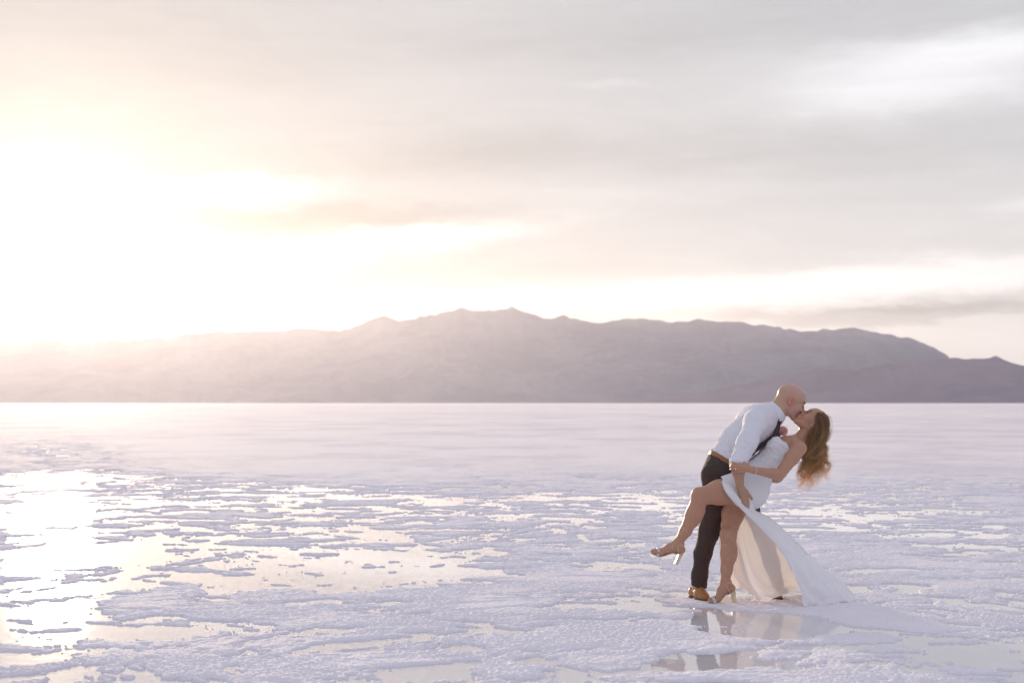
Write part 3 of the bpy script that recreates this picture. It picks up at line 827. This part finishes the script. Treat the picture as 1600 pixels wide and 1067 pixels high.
# loafers
def loafer(heel, toe, ankle, near, tilt=0):
    hl = np.array(heel); to = np.array(toe); d_ = to - hl; L_ = np.linalg.norm(d_); d_ /= L_
    sd = np.cross(d_, [0, 0, 1.]); up_ = np.array([0, 0, 1.])
    up = lambda t, z, y_=0.: hl + d_ * t + up_ * z + sd * y_
    prs = [(rc(up(.0, .036), up(.08, .036), .031, .034), .02),
           (rc(up(.0, .058), up(.06, .060), .024, .026), .02),
           (rc(up(.10, .058), up(L_ - .055, .032), .034, .031), .03),
           (rc(up(L_ - .09, .028, .010), up(L_ - .032, .024, .004), .034, .026), .02),
           (rc(up(L_ - .09, .028, -.008), up(L_ - .032, .024), .034, .026), .02)]
    f0 = field(prs); base = hl[2]
    def f(p):
        v = f0(p); v = np.maximum(v, base + .010 - p[:, 2])
        q = p - hl; t = q @ d_; zt = np.interp(t, [-.03, .02, .07, .12], [.074, .062, .060, .092])
        v = np.maximum(v, (q[:, 2] - zt) * .9)
        return v
    def disp_(p, N):
        q = p - hl; t = q @ d_; s_ = q @ sd
        ring = np.abs(np.sqrt(((t - .17) / .072) ** 2 + (s_ / .030) ** 2) - 1)
        strapb = np.exp(-((t - .135) / .014) ** 2) * .0025
        return -.0022 * np.exp(-(ring / .09) ** 2) * (q[:, 2] > .03) + strapb * (q[:, 2] > .035)
    lo_ = np.minimum(hl, to) - .07; hi_ = np.maximum(hl, to) + .12
    sh = extract('loafer', f, lo_, hi_, .0022, M['loafer'], man, disp=disp_)
    def fs(p):
        q = p - hl; z_ = p[:, 2] - base
        v = f0(np.stack([p[:, 0], p[:, 1], np.full(len(p), base + .026)], -1)) - .003
        return np.maximum(v, np.maximum(z_ - .0125, -z_ + .0))
    extract('sole', fs, lo_ - .01, hi_, .0022, M['sole'], sh)
    return sh
loafer(P(232, 0, .10)[[0, 1]].tolist() + [0.0], (P(297, 0, -.085)[0], P(297, 0, -.085)[1], 0.0), None, True)
loafer(P(560, 0, .19)[[0, 1]].tolist() + [0.0], (P(614, 0, -.015)[0], P(614, 0, -.015)[1], 0.0), None, False)

# ================================================================== BRIDE
brd = empty('person', P(400, 1005, 0).tolist(), 'bride in strapless white gown with long wavy hair, leaning back with one leg raised', 'person')
brd.location.z = 0
bf_ = PV(-.44, -.90, -.05); bu = PV(.90, -.44, 0); bu = bu - bf_ * (bf_ @ bu); bu /= np.linalg.norm(bu)
BC = P(753.5, 223.5, -.012)
hp, BW = head_prims(BC, bf_, bu, .93, True)
w_sh = P(697, 338, -.185); w_el = P(612, 452, -.29); w_wr = P(497, 433, -.405)
w_sh2 = P(665, 345, .13); w_el2 = P(575, 335, .24); w_wr2 = P(500, 262, .26)
bb = hp + chain([BW(-.035, -.05, 0), P(722, 275, -.01), P(700, 308, -.02)], [.047, .043, .052], .025)
bb += [(rc(BW(-.045, -.02, 0), BW(-.055, -.06, 0), .045, .045), .02)]
bb += chain([P(698, 315, -.02), P(647, 342, -.02), P(590, 385, -.03), P(525, 437, -.04), P(482, 505, -.05)], [.052, .088, .090, .085, .118], .04, 1.28)
bb += chain([P(672, 322, -.08), w_sh], [.045, .047], .04) + chain([P(660, 330, .05), w_sh2], [.045, .047], .04)
bb += chain([P(700, 330, -.05), P(690, 322, -.15)], [.03, .028], .04)
bb += chain([w_sh, P(668, 378, -.225), w_el], [.050, .047, .036], .02) + chain([w_el, P(580, 448, -.32), w_wr], [.034, .0335, .0225], .012)
bb += chain([w_sh2, w_el2, w_wr2], [.048, .038, .023], .02) + chain([w_wr2, P(470, 240, .26)], [.023, .02], .015)
nk1 = [P(450, 532, -.13), P(266, 548, -.32), P(166, 752, -.26)]
nk2 = [P(440, 545, -.02), P(388, 715, -.17), P(375, 925, -.15)]
bb += chain([nk1[0], P(350, 530, -.225), nk1[1]], [.090, .079, .056], .04)
bb += [(rc(P(256, 540, -.34), P(262, 555, -.335), .046, .044), .03)]
bb += chain([nk1[1], P(236, 625, -.30), P(200, 700, -.275), nk1[2]], [.053, .0535, .039, .0285], .02)
bb += [(rc(P(256, 610, -.295), P(240, 655, -.285), .042, .033), .03)]
bb += chain([nk2[0], P(408, 620, -.08), nk2[1]], [.088, .072, .053], .04)
bb += [(rc(P(380, 712, -.20), P(382, 725, -.20), .040, .038), .03)]
bb += chain([nk2[1], P(389, 800, -.15), P(380, 870, -.15), nk2[2]], [.052, .0525, .038, .0282], .02)
bb += [(rc(P(397, 775, -.14), P(394, 815, -.14), .040, .036), .03)]
# feet (raised, then standing): heel, arch, ball, five toes
def foot(ank, heel, ball, toe, side, sgn):
    ank, heel, ball, toe = map(np.array, (ank, heel, ball, toe)); side = side / np.linalg.norm(side)
    o = chain([ank, heel], [.0295, .0245], .02)
    o += chain([ank + (heel - ank) * .1, .5 * ank + .5 * ball + (ank - heel) * .0, ball], [.030, .026, .0165], .018)
    o += chain([heel, .5 * heel + .5 * ball + (ank - heel) * .25, ball], [.022, .018, .015], .02)
    o += [(rc(ball - side * .020, ball + side * .020, .0150, .0155), .018)]
    dv = toe - ball; L_ = np.linalg.norm(dv); dv /= L_
    for i in range(5):
        s_ = (i - 2) * .0145 * sgn; ln = (1.0, .98, .88, .76, .62)[i]; r_ = (.0105, .0078, .0075, .007, .0068)[i]
        b0 = ball + side * s_ + dv * .006; b1 = b0 + dv * L_ * ln * .55 + (ank - heel) / np.linalg.norm(ank - heel) * .004; b2 = b0 + dv * L_ * ln
        o += finger([b0, b1, b2], r_ * 1.1, r_)
    return o
s1 = np.array([.10, 1.0, .25]); s2 = np.array([.15, 1.0, .1])
F1a = dict(ank=P(166, 752, -.26), heel=P(181, 782, -.255), ball=P(92, 793, -.285), toe=P(55, 783, -.295))
F2a = dict(ank=P(375, 925, -.15), heel=P(401, 952, -.145), ball=P(338, 1000, -.175), toe=P(306, 1006, -.185))
bb += foot(**F1a, side=s1, sgn=1); bb += foot(**F2a, side=s2, sgn=-1)
# left hand laid over his forearm: back of the hand to the camera, fingers closing round
bb.append((rc(w_wr, P(455, 423, -.432), .0215, .0225), .01))
kx = [(432, 408, -.437), (429, 418, -.443), (430, 429, -.443), (434, 440, -.436)]
for k_ in kx: bb.append((rc(P(468, 424 + (k_[1] - 424) * .5, -.430), P(*k_), .0145, .0112), .008))
fg = [[kx[0], (417, 404, -.432), (405, 405, -.415), (398, 410, -.39)],
      [kx[1], (413, 414, -.441), (402, 415, -.423), (396, 419, -.393)],
      [kx[2], (413, 427, -.441), (402, 428, -.423), (397, 431, -.393)],
      [kx[3], (419, 440, -.433), (409, 442, -.418), (403, 444, -.395)]]
for i, q_ in enumerate(fg): bb += finger([P(*t) for t in q_], (.0094, .0096, .0092, .0082)[i], .007)
bb += finger([P(472, 412, -.425), P(455, 401, -.415), P(438, 397, -.40), P(424, 399, -.385)], .0125, .0082)
bskin = np.array([.48, .258, .165])
def bride_col(p):
    c = np.tile(bskin, (len(p), 1)).astype(float)
    q = (p - BC); a, b, s_ = q @ bf_ / .93, q @ bu / .93, np.abs(q @ np.cross(bf_, bu)) / .93
    on = (np.linalg.norm(q, axis=1) < .14)
    def tint(msk, col, st):
        nonlocal c
        c = c * (1 - (msk * st)[:, None]) + np.array(col) * (msk * st)[:, None]
    gs = lambda x, y, z, rx, ry, rz: np.exp(-(((a - x) / rx) ** 2 + ((b - y) / ry) ** 2 + ((s_ - z) / rz) ** 2)) * on
    tint(gs(.055, -.035, .04, .03, .022, .03), (.60, .22, .17), .5)
    tint(gs(.088, -.064, 0, .012, .010, .02), (.55, .15, .14), .85)
    tint(sstep(gs(.085, .024, .032, .02, .0055, .020), .4, .7), (.12, .06, .035), .8)
    tint(sstep(gs(.082, -.003, .031, .018, .0045, .018), .40, .75), (.03, .018, .015), .95)
    tint(gs(.080, .008, .031, .016, .008, .018), (.36, .17, .12), .4)
    x, y = crv(p)
    shin = sstep(y, 640, 720) * (1 - sstep(y, 940, 960))
    n = vnoise3(p * np.array([60, 60, 25]), 3) + .8 * vnoise3(p * 130, 4)
    tint(sstep(n, .2, 1.1) * shin, (.70, .58, .54), .22)          # dried salt on the shins
    return c
extract('body', field(bb), (.92, 9.2, -.03), (2.45, 10.1, 1.55), .0033, M['skin'], brd, color=bride_col)
# toe and finger nails are left to colour; ring, bracelet, earring
t_ = np.linspace(0, 2 * math.pi, 30)
fd = P(*kx[2]) - P(413, 427, -.441); fd /= np.linalg.norm(fd); e1 = np.cross(fd, [0, 0, 1.]); e1 /= np.linalg.norm(e1); e2 = np.cross(fd, e1); rcn = P(419, 428, -.4415)
ringo = own(_jg('ring', [tube_geo([rcn + (e1 * math.cos(t) + e2 * math.sin(t)) * .0104 for t in t_], .0013, 6)], M['silver'], brd))
def gem_geo(c, n_, r):
    n_ = n_ / np.linalg.norm(n_); a = np.cross(n_, [0, 0, 1.]); a /= np.linalg.norm(a); b = np.cross(n_, a); V = [c - n_ * r]; 
    for z_, rr, k_ in ((.1, 1, 8), (.5, .6, 8)):
        for i in range(8):
            t = i / 8 * 2 * math.pi; V.append(c + n_ * r * z_ + (a * math.cos(t) + b * math.sin(t)) * r * rr)
    V.append(c + n_ * r * .5)
    Fc = [(0, 1 + (i + 1) % 8, 1 + i) for i in range(8)] + [(1 + i, 1 + (i + 1) % 8, 9 + (i + 1) % 8, 9 + i) for i in range(8)] + [(9 + i, 9 + (i + 1) % 8, 17) for i in range(8)]
    return np.array(V), Fc
gm = _jg('diamond', [gem_geo(rcn + np.array([-.1, -1, .1]) * .0115, np.array([-.15, -1, .25]), .0048)], M['gem'], ringo, smooth=False)
wd = (w_el - w_wr) / np.linalg.norm(w_el - w_wr); e1 = np.cross(wd, [0, 0, 1.]); e1 /= np.linalg.norm(e1); e2 = np.cross(wd, e1); wc = w_wr + wd * .004
geos = []
for i in range(34):
    t = i / 34 * 2 * math.pi; c_ = wc + (e1 * math.cos(t) + e2 * math.sin(t)) * .0262 + wd * .003 * math.sin(t)
    geos.append(tube_geo([c_ - wd * .0022, c_ - wd * .001, c_ + wd * .001, c_ + wd * .0022], np.array([.001, .0024, .0024, .001]), 6))
own(_jg('bracelet', geos, M['silver'], brd))
ec = BW(-.004, -.040, .083)
own(_jg('earring', [tube_geo([ec + np.array([0, -.003, -.004]) + np.array([math.cos(t) * .009, 0, math.sin(t) * .012 - .012]) for t in t_], .0012, 6)], M['silver'], brd))
for s_ in (-1, 1): own(_jg('eyelash', [tube_geo(catmull([BW(.083, -.004, s_ * .031 + .012), BW(.094, -.005, s_ * .031), BW(.085, -.004, s_ * .031 - .012)], 12), .0014, 6)], M['tie'], brd))

# ---- dress bodice and hips
gd = chain([P(660, 333, -.02), P(640, 345, -.025), P(590, 385, -.03), P(527, 435, -.04), P(500, 475, -.045), P(482, 512, -.05)], [.094, .098, .100, .0915, .105, .131], .045, 1.27)
gd += [(rc(P(602, 318, -.105), P(590, 330, -.11), .050, .052), .03), (rc(P(598, 322, .06), P(586, 332, .07), .050, .052), .03)]
gd += [(rc(P(498, 520, -.02), P(492, 540, -.02), .108, .098, 1.2), .03)]
gd += chain([P(462, 520, -.12), P(415, 522, -.185), P(345, 526, -.24)], [.112, .105, .090], .05)
gd += chain([P(455, 535, .03), P(430, 600, -.02)], [.108, .092], .05)
f_g = field(gd)
def gown_f(p):
    v = f_g(p); x, y = crv(p)
    n1 = PV(.75, -.66)
    bump_ = .018 * np.exp(-(((x - 640) / 16) ** 2 + ((y - 318) / 28) ** 2)) * (p[:, 1] < D0 + .02) + .012 * np.exp(-(((x - 600) / 22) ** 2 + ((y - 292) / 22) ** 2))
    v = np.maximum(v, p @ n1 - n1 @ P(588, 287) - bump_)
    # hem of the front over the raised thigh: a cut running down to the standing leg
    hl = np.interp(y, [440, 478, 500, 530, 575, 615, 660], [352, 356, 360, 374, 411, 455, 505])
    v = np.maximum(v, (hl - x) * UN * .85)
    hb = np.interp(x, [350, 410, 455, 500, 560], [560, 580, 604, 606, 590])
    v = np.maximum(v, (y - hb) * UN * .9)
    return v
gr1 = folds(PV(.80, .55), .018, .22, .0060, 41)
gr2 = folds(PV(.5, .85), .05, .20, .004, 42, False)
axt = PV(.69, -.72)
def gown_disp(p, N):
    x, y = crv(p); t = (p - P(525, 437)) @ axt          # along the torso
    up_ = sstep(t, -.03, .02)
    pl = np.sin(((p - P(525, 437)) @ PV(.52, -.85)) / .0085 + 2.5 * vnoise3(p * 9, 8)) * .0016
    return (gr1(p) + pl) * up_ * .9 + gr2(p) * (1 - up_) * 1.0
gown = extract('dress', gown_f, (1.4, 9.2, .5), (2.15, 10.1, 1.35), .0033, M['dress'], brd, disp=gown_disp)

# ---- skirt: one long sheet from the far front edge round the back to the near front edge
COLS = [ # columns run from the hip down to the hem: (x, y, depth)
 [(350, 560, .06), (345, 640, .03), (347, 740, .01), (350, 830, .0), (351, 880, .0), (352, 910, .0), (352, 934, .02)],
 [(362, 560, .09), (360, 640, .07), (364, 740, .06), (370, 830, .08), (384, 880, .09), (396, 905, .10), (404, 930, .12)],
 [(385, 560, .10), (384, 640, .10), (392, 740, .10), (405, 830, .11), (418, 890, .11), (440, 932, .10), (462, 962, .09)],
 [(415, 560, .10), (408, 640, .06), (428, 740, .02), (446, 840, -.03), (468, 920, -.06), (492, 970, -.08), (522, 1005, -.09)],
 [(445, 560, .11), (440, 640, .08), (462, 740, .05), (498, 840, .02), (545, 920, -.02), (580, 965, -.06), (612, 991, -.10)],
 [(480, 560, .12), (478, 620, .12), (510, 720, .12), (565, 820, .12), (630, 890, .14), (672, 925, .20), (712, 952, .28)],
 [(525, 550, .06), (492, 606, .06), (560, 660, .10), (662, 760, .18), (750, 860, .28), (830, 930, .32), (870, 974, .30)],
 [(545, 540, -.06), (503, 600, -.07), (575, 645, -.07), (672, 733, -.08), (770, 830, -.08), (862, 912, -.06), (946, 1001, -.03)],
 [(515, 550, -.19), (492, 606, -.19), (565, 663, -.18), (662, 755, -.18), (750, 857, -.20), (828, 940, -.20), (880, 1018, -.18)],
 [(470, 555, -.235), (482, 605, -.24), (556, 685, -.235), (643, 775, -.25), (706, 875, -.29), (765, 960, -.31), (795, 1030, -.29)],
 [(410, 570, -.29), (455, 617, -.285), (541, 702, -.28), (620, 792, -.31), (667, 885, -.34), (700, 960, -.36), (727, 1036, -.37)]]
cg = np.array([[P(*c) for c in col] for col in COLS])          # cols x rows x 3
NU, NV = 260, 190
tmp = np.stack([catmull(cg[i], NV) for i in range(len(COLS))])    # cols x NV x 3
grid = np.stack([catmull(tmp[:, j], NU) for j in range(NV)], 1)   # NU x NV x 3
du = np.gradient(grid, axis=0); dv = np.gradient(grid, axis=1); nn = np.cross(du, dv); nn /= np.linalg.norm(nn, axis=2, keepdims=True) + 1e-9
uu, vv = np.meshgrid(np.linspace(0, 10, NU), np.linspace(0, 1, NV), indexing='ij')
fold = .010 * vnoise2((uu * 1.9).ravel(), (vv * 1.3 + 5).ravel(), 71).reshape(uu.shape) + .006 * vnoise2((uu * 4.2 + vv * 2).ravel(), (vv * 2.2).ravel(), 72).reshape(uu.shape)
fold += .012 * vnoise2((uu * 1.5 - vv * 5).ravel(), (vv * 4 + uu * .6).ravel(), 75).reshape(uu.shape) * sstep(vv, .40, .65) * sstep(uu, 6.5, 7.5) * 1.8
fold += .004 * vnoise2((uu * 5 - vv * 9).ravel(), (vv * 5).ravel(), 73).reshape(uu.shape) * (vv > .5)
def crs(u0, v0, u1, v1, wd_, am):       # a fold line from (u0, v0) to (u1, v1) on the sheet
    t_ = np.clip(((uu - u0) * (u1 - u0) + (vv - v0) * 10 * (v1 - v0) * 10) / ((u1 - u0) ** 2 + ((v1 - v0) * 10) ** 2), 0, 1)
    dist = np.hypot(uu - u0 - t_ * (u1 - u0), (vv - v0 - t_ * (v1 - v0)) * 10)
    return am * np.exp(-(dist / wd_) ** 2) * np.sin(np.pi * np.clip(.12 + .88 * t_, 0, 1)) ** .5
crease = crs(9.7, .30, 8.6, .92, .30, .030) + crs(9.3, .45, 9.2, .98, .28, -.028) + crs(8.6, .50, 8.0, .97, .30, .022) + crs(8.2, .62, 8.9, .80, .25, -.020)
crease += crs(9.9, .62, 9.5, .97, .25, .025) + crs(7.5, .75, 7.8, .98, .25, .018) + crs(8.9, .12, 9.0, .55, .25, .014) + crs(4.2, .25, 3.9, .95, .35, .022) + crs(5.2, .2, 5.4, .9, .4, -.020) + crs(2.6, .4, 2.8, .95, .25, .016)
crease += .010 * vnoise2((uu * 3.1).ravel(), (vv * 13).ravel(), 88).reshape(uu.shape) * sstep(vv, .72, .9)
edge = sstep(vv, .02, .22)
grid = grid + nn * ((fold * edge + 1.45 * crease) * (.35 + .65 * vv))[..., None]
grid[..., 2] = np.maximum(grid[..., 2], .003 + .004 * (1 + np.sin(uu * 9)))
I = np.arange(NU * NV).reshape(NU, NV)
sk = mesh_obj('skirt', grid.reshape(-1, 3), np.stack([I[:-1, :-1], I[1:, :-1], I[1:, 1:], I[:-1, 1:]], -1).reshape(-1, 4), M['skirt'], gown)
sk['label'] = 'long trailing skirt with a high slit, inner side tinted cream for warm backlight'

# turned band along the slit
ep = catmull([P(357, 480, -.225), P(362, 505, -.285), P(380, 537, -.315), P(414, 574, -.315)] + [P(*c) for c in COLS[-1][1:5]] , 90)
ep[:, 0] += .002; ep[:, 1] -= np.interp(np.linspace(0, 1, 90), [0, .1, .3, .45, 1], [.008, .018, .034, .014, .004])
wb = np.interp(np.linspace(0, 1, 90), [0, .06, .2, .35, .6, .9, 1], [.010, .020, .028, .024, .017, .010, .001])
nb = ep + np.stack([wb * .75, 0 * wb, wb * .55], -1)
bandg = tube_geo(nb, wb, 12, ((.75, .1, .65), .0 + 1.0))
A_ = _jg('slit_band', [tube_geo(nb, wb, 14, ((0.1, -1, 0.1), .30))], M['dress'], gown)
# buttons down the back seam
def uvsphere(c, r):
    n = 8; V = []; 
    for i in range(5):
        ph = (i + .5) / 5 * math.pi
        for j in range(n): V.append(c + r * np.array([math.sin(ph) * math.cos(j / n * 2 * math.pi), math.sin(ph) * math.sin(j / n * 2 * math.pi), math.cos(ph)]))
    V += [c + [0, 0, r], c - [0, 0, r]]; k = len(V) - 2
    Fc = [(i * n + j, (i + 1) * n + j, (i + 1) * n + (j + 1) % n, i * n + (j + 1) % n) for i in range(4) for j in range(n)]
    Fc += [(k, j, (j + 1) % n) for j in range(n)] + [(k + 1, 4 * n + (j + 1) % n, 4 * n + j) for j in range(n)]
    return np.array(V), Fc
from mathutils.bvhtree import BVHTree
def bvh_of(o):
    me = o.data; return BVHTree.FromPolygons([v.co.copy() for v in me.vertices], [tuple(p_.vertices) for p_ in me.polygons])
bs, bg_ = bvh_of(sk), bvh_of(gown)
eye = Vector((0, 0, CAMZ))
bpts = [(x, y, bg_) for x, y in catmull([(565, 497, 0), (562, 520, 0), (548, 552, 0), (527, 580, 0)], 9)[:, :2]]
bpts += [(x, y, bs) for x, y in catmull([(520, 613, 0), (556, 634, 0), (600, 668, 0), (650, 716, 0), (700, 768, 0), (730, 802, 0)], 24)[:, :2]]
proto = None
for (x, y, tr) in bpts:
    q_ = Vector(P(x, y, -.1)); hit = tr.find_nearest(q_) if tr is bg_ else tr.ray_cast(eye, (q_ - eye).normalized())
    if hit[0] is None: hit = tr.find_nearest(q_)
    pos = hit[0]; nrm_ = (q_ - pos).normalized() if tr is bg_ else Vector((0, -1, 0))
    pos = pos + (nrm_ * .002 if tr is bg_ else Vector((.001, -.003, .001)))
    if proto is None:
        proto = _jg('button', [uvsphere(np.zeros(3), .0046)], M['button'], gown); o = proto
    else:
        o = proto.copy(); C.objects.link(o); o.parent = gown
    o.location = pos

# ---- sandals
def sandal(ank, heel, ball, toe, side, hl_end, nm):
    ank, heel, ball, toe, hl_end = map(np.array, (ank, heel, ball, toe, hl_end)); side = side / np.linalg.norm(side)
    ax = toe - heel; ax /= np.linalg.norm(ax); upv = np.cross(ax, side); upv *= np.sign(upv @ (ank - .5 * (heel + ball))); upv /= np.linalg.norm(upv)
    hv_ = heel - ank; 
    h0 = heel - upv * .022 - ax * .014; b0 = ball - upv * .0165; t0 = toe - upv * .0105 + ax * .012
    mid = .5 * (h0 + b0) + upv * .014
    path = catmull([h0, h0 * .72 + b0 * .28 + upv * .0065, mid * 1.0, b0 * .8 + h0 * .2 + upv * .002, b0, t0 * .5 + b0 * .5 - upv * .0015, t0], 40)
    wdt = np.interp(np.linspace(0, 1, 40), [0, .06, .2, .5, .75, .92, 1], [.014, .024, .026, .024, .038, .030, .010])
    V = []; Fc = []
    for i in range(40):
        for (s_, z_) in ((-1, 0), (1, 0), (1, -.0065), (-1, -.0065)): V.append(path[i] + side * wdt[i] * s_ + upv * z_)
    for i in range(39):
        for j in range(4): Fc.append((i * 4 + j, i * 4 + (j + 1) % 4, (i + 1) * 4 + (j + 1) % 4, (i + 1) * 4 + j))
    Fc += [(3, 2, 1, 0), (156, 157, 158, 159)]
    so_ = join_geo('sandal', [(np.array(V), Fc)], M['sandal'], brd, smooth=False)
    # block heel
    top = h0 + ax * .016 - upv * .004; bot = hl_end; dn = (bot - top); L_ = np.linalg.norm(dn); dn /= L_
    fw = ax - dn * (ax @ dn); fw /= np.linalg.norm(fw); sd = np.cross(dn, fw); V = []
    for (q_, k_) in ((top, 1.25), (top + dn * .012, 1.0), (top + dn * L_ * .6, .9), (bot, .95)):
        for a, b in ((-1, -1), (1, -1), (1, 1), (-1, 1)): V.append(q_ + fw * a * .0125 * k_ + sd * b * .017 * k_)
    Fc = [(i * 4 + j, i * 4 + (j + 1) % 4, (i + 1) * 4 + (j + 1) % 4, (i + 1) * 4 + j) for i in range(3) for j in range(4)] + [(3, 2, 1, 0), (12, 13, 14, 15)]
    ho = _jg('heel', [(np.array(V), Fc)], M['sandal'], so_, smooth=False)
    bv = ho.modifiers.new('b', 'BEVEL'); bv.width = .002; bv.segments = 2
    # toe strap, ankle strap, side strap
    pts = [b0 * .75 + t0 * .25 + side * .036 * k_ + upv * z_ for k_, z_ in ((-1.0, .0), (-1.02, .015), (-.7, .033), (0, .040), (.7, .033), (1.02, .015), (1.0, .0))]
    _jg('toe_strap', [strap_geo(pts, .003, .0125, 30, ax)] , M['sparkle'], so_)
    cen = ank + hv_ * .12; a_dir = (ank - heel) * .6 + upv * .03; a_dir /= np.linalg.norm(a_dir)
    e1 = ax - a_dir * (ax @ a_dir); e1 /= np.linalg.norm(e1); e2 = np.cross(a_dir, e1)
    loop = [cen + e1 * math.cos(t) * .040 + e2 * math.sin(t) * .0335 + a_dir * .010 * math.cos(t) for t in np.linspace(0, 2 * math.pi, 40)]
    geos = [tube_geo(loop, .0032, 8)]
    for s_ in (-1, 1):
        jn = cen + side * s_ * .034 + ax * .004
        bot_ = h0 + ax * .034 + side * s_ * .026 + upv * .002
        geos.append(tube_geo(catmull([jn, .5 * (jn + bot_) + side * s_ * .003, bot_], 10), .0036, 8))
    geos.append(tube_geo(catmull([h0 + side * .024 + upv * .006 + ax * .012, h0 - ax * .006 + upv * .012, h0 - side * .024 + upv * .006 + ax * .012], 12), .005, 8))
    _jg('ankle_strap', geos, M['sandal'], so_)
    return so_
sandal(**F1a, side=s1, hl_end=P(157, 846, -.255), nm='')
f2h = P(413, 0, -.15); f2h[2] = 0.001
sandal(**F2a, side=s2, hl_end=f2h, nm='')

# ---- hair
hs = np.cross(bf_, bu); hs /= np.linalg.norm(hs)
if hs[1] > 0: hs = -hs
capp = [(ell(BW(-.020, .036, 0), [bf_, bu, hs], np.array([.098, .088, .080]) * .93), .01), (ell(BW(-.055, -.01, 0), [bf_, bu, hs], np.array([.06, .075, .062])), .03)]
cf = field(capp)
def cap_f(p):
    q = p - BC; a, b, s_ = q @ bf_, q @ bu, np.abs(q @ hs)
    return np.maximum(cf(p), (a - (-.004 + (b + .012) * .80 + .0 * s_)) * .8 - .012 * sstep(s_, .06, .0) )
def hair_color(p, seed_t, tip):
    dark = np.array([.34, .185, .10]); mid = np.array([.84, .54, .22]); lite = np.array([.88, .66, .38])
    t = np.clip(tip, 0, 1)[:, None]; s = seed_t[:, None]
    c = dark * (1 - t) + mid * t ** 1.2
    return c * (1 - s) + lite * s * (.55 + .45 * t) + mid * s * 0
def cap_col(p):
    n = vnoise3(np.stack([(p - BC) @ bu * 40, (p - BC) @ hs * 160, (p - BC) @ bf_ * 40], -1), 9)
    return hair_color(p, np.clip(.25 + .45 * n, 0, .8), np.full(len(p), .3))
hcap = extract('hair', cap_f, BC - .2, BC + .2, .0036, M['hair'], brd, color=cap_col,
    disp=lambda p, N: .0022 * vnoise3(np.stack([(p - BC) @ bu * 30, (p - BC) @ hs * 140, (p - BC) @ bf_ * 30], -1), 10))
# locks: outer guide (over the crown) and inner guide (from behind the ear)
outer = np.array([(778, 180), (798, 192), (811, 222), (809, 264), (796, 312), (804, 362), (820, 414), (822, 480)], float)
inner = np.array([(768, 246), (761, 268), (748, 300), (734, 330), (724, 362), (714, 406), (700, 458), (696, 532)], float)
mid_g = np.array([(772, 196), (792, 214), (798, 250), (790, 300), (782, 350), (774, 406), (762, 464), (754, 530)], float)
lock_geos = []; lock_cols = []
strand_geos = []; strand_cols = []
sd = np.random.default_rng(21)
CL = []
for i in range(34):
    s0 = (i + .5) / 34; CL.append(dict(s=s0 + sd.normal(0, .02), d=sd.uniform(-.085, .085) if i % 3 else -.08, ph=sd.uniform(0, 6.28), wl=sd.uniform(66, 96), am=sd.uniform(8, 13),
              ln=sd.uniform(.82, 1.0), hl=float(np.clip(sd.normal(.38, .28), 0, .95)), dx=sd.normal(0, 6)))
def add_lock(c, sd, spread, r0, fine, store, cols):
    s = float(np.clip(c['s'] + sd.normal(0, .035 * spread), 0, 1)); length = float(np.clip(c['ln'] + sd.normal(0, .06 if fine else .03), .5, 1.0))
    if s < .5: gpts = inner * (1 - 2 * s) + mid_g * 2 * s
    else: gpts = mid_g * (2 - 2 * s) + outer * (2 * s - 1)
    pth = catmull(np.column_stack([gpts, np.zeros(8)]), 70)[:, :2]
    m_ = max(8, int(70 * length)); pth = pth[:m_]; t = np.linspace(0, length, m_); yy = pth[:, 1]
    ph = c['ph'] + sd.normal(0, .16 * spread)
    amp = c['am'] * (.05 + .88 * np.clip((t - .12) / .5, 0, 1)) * (1 + .25 * t)
    tight = (1 - .55 * sstep(t, .35, 1.0)) * spread                    # locks gather towards their tips
    ox, od = sd.normal(0, 5.0), sd.normal(0, .010)
    phs = yy / c['wl'] * 6.28 + ph
    x = pth[:, 0] + amp * np.sin(phs) + (ox + 0) * tight * np.clip(t * 4 + .2, 0, 1) + c['dx'] * t
    y = yy + amp * .25 * np.cos(phs * 2) + (sd.normal(0, 2))
    dd = (c['d'] + od * tight) * np.sqrt(np.clip(.55 + t * 3, 0, 1)) * (1 - .25 * t) + amp * UN * .9 * np.cos(phs)
    if fine:
        fl = sd.normal(0, 1, 3); x = x + fl[0] * 4 * t ** 1.5 * np.sin(yy / 31 + fl[2] * 3); dd = dd + fl[1] * .006 * t
    W_ = np.array([P(a, b, -.012 + e_) for a, b, e_ in zip(x, y, dd)])
    k = np.linspace(0, 1, m_); rr = r0 * np.clip(.4 + k * 5, 0, 1) * np.clip((1 - k) * 3.0, .06, 1)
    ns = 4 if fine else 6
    g_ = tube_geo(W_, rr, ns, ((sd.normal(0, 1), sd.normal(0, 1), .01), .5)); store.append(g_)
    tt = np.concatenate([np.repeat(t, ns), [0, length]])
    cols.append(hair_color(g_[0], np.full(len(tt), float(np.clip(c['hl'] + sd.normal(0, .22), 0, 1))), np.clip(tt * 1.3 - .15, 0, 1)))
for c in CL:
    for j in range(8): add_lock(c, sd, 1.3, sd.uniform(.0018, .0040), False, lock_geos, lock_cols)
    for j in range(30): add_lock(c, sd, 2.6, sd.uniform(.0005, .0011), True, strand_geos, strand_cols)
lk = _jg('locks', lock_geos, M['hair'], hcap, colors=np.vstack(lock_cols))
st_ = _jg('loose_strands', strand_geos, M['hair'], hcap, colors=np.vstack(strand_cols))
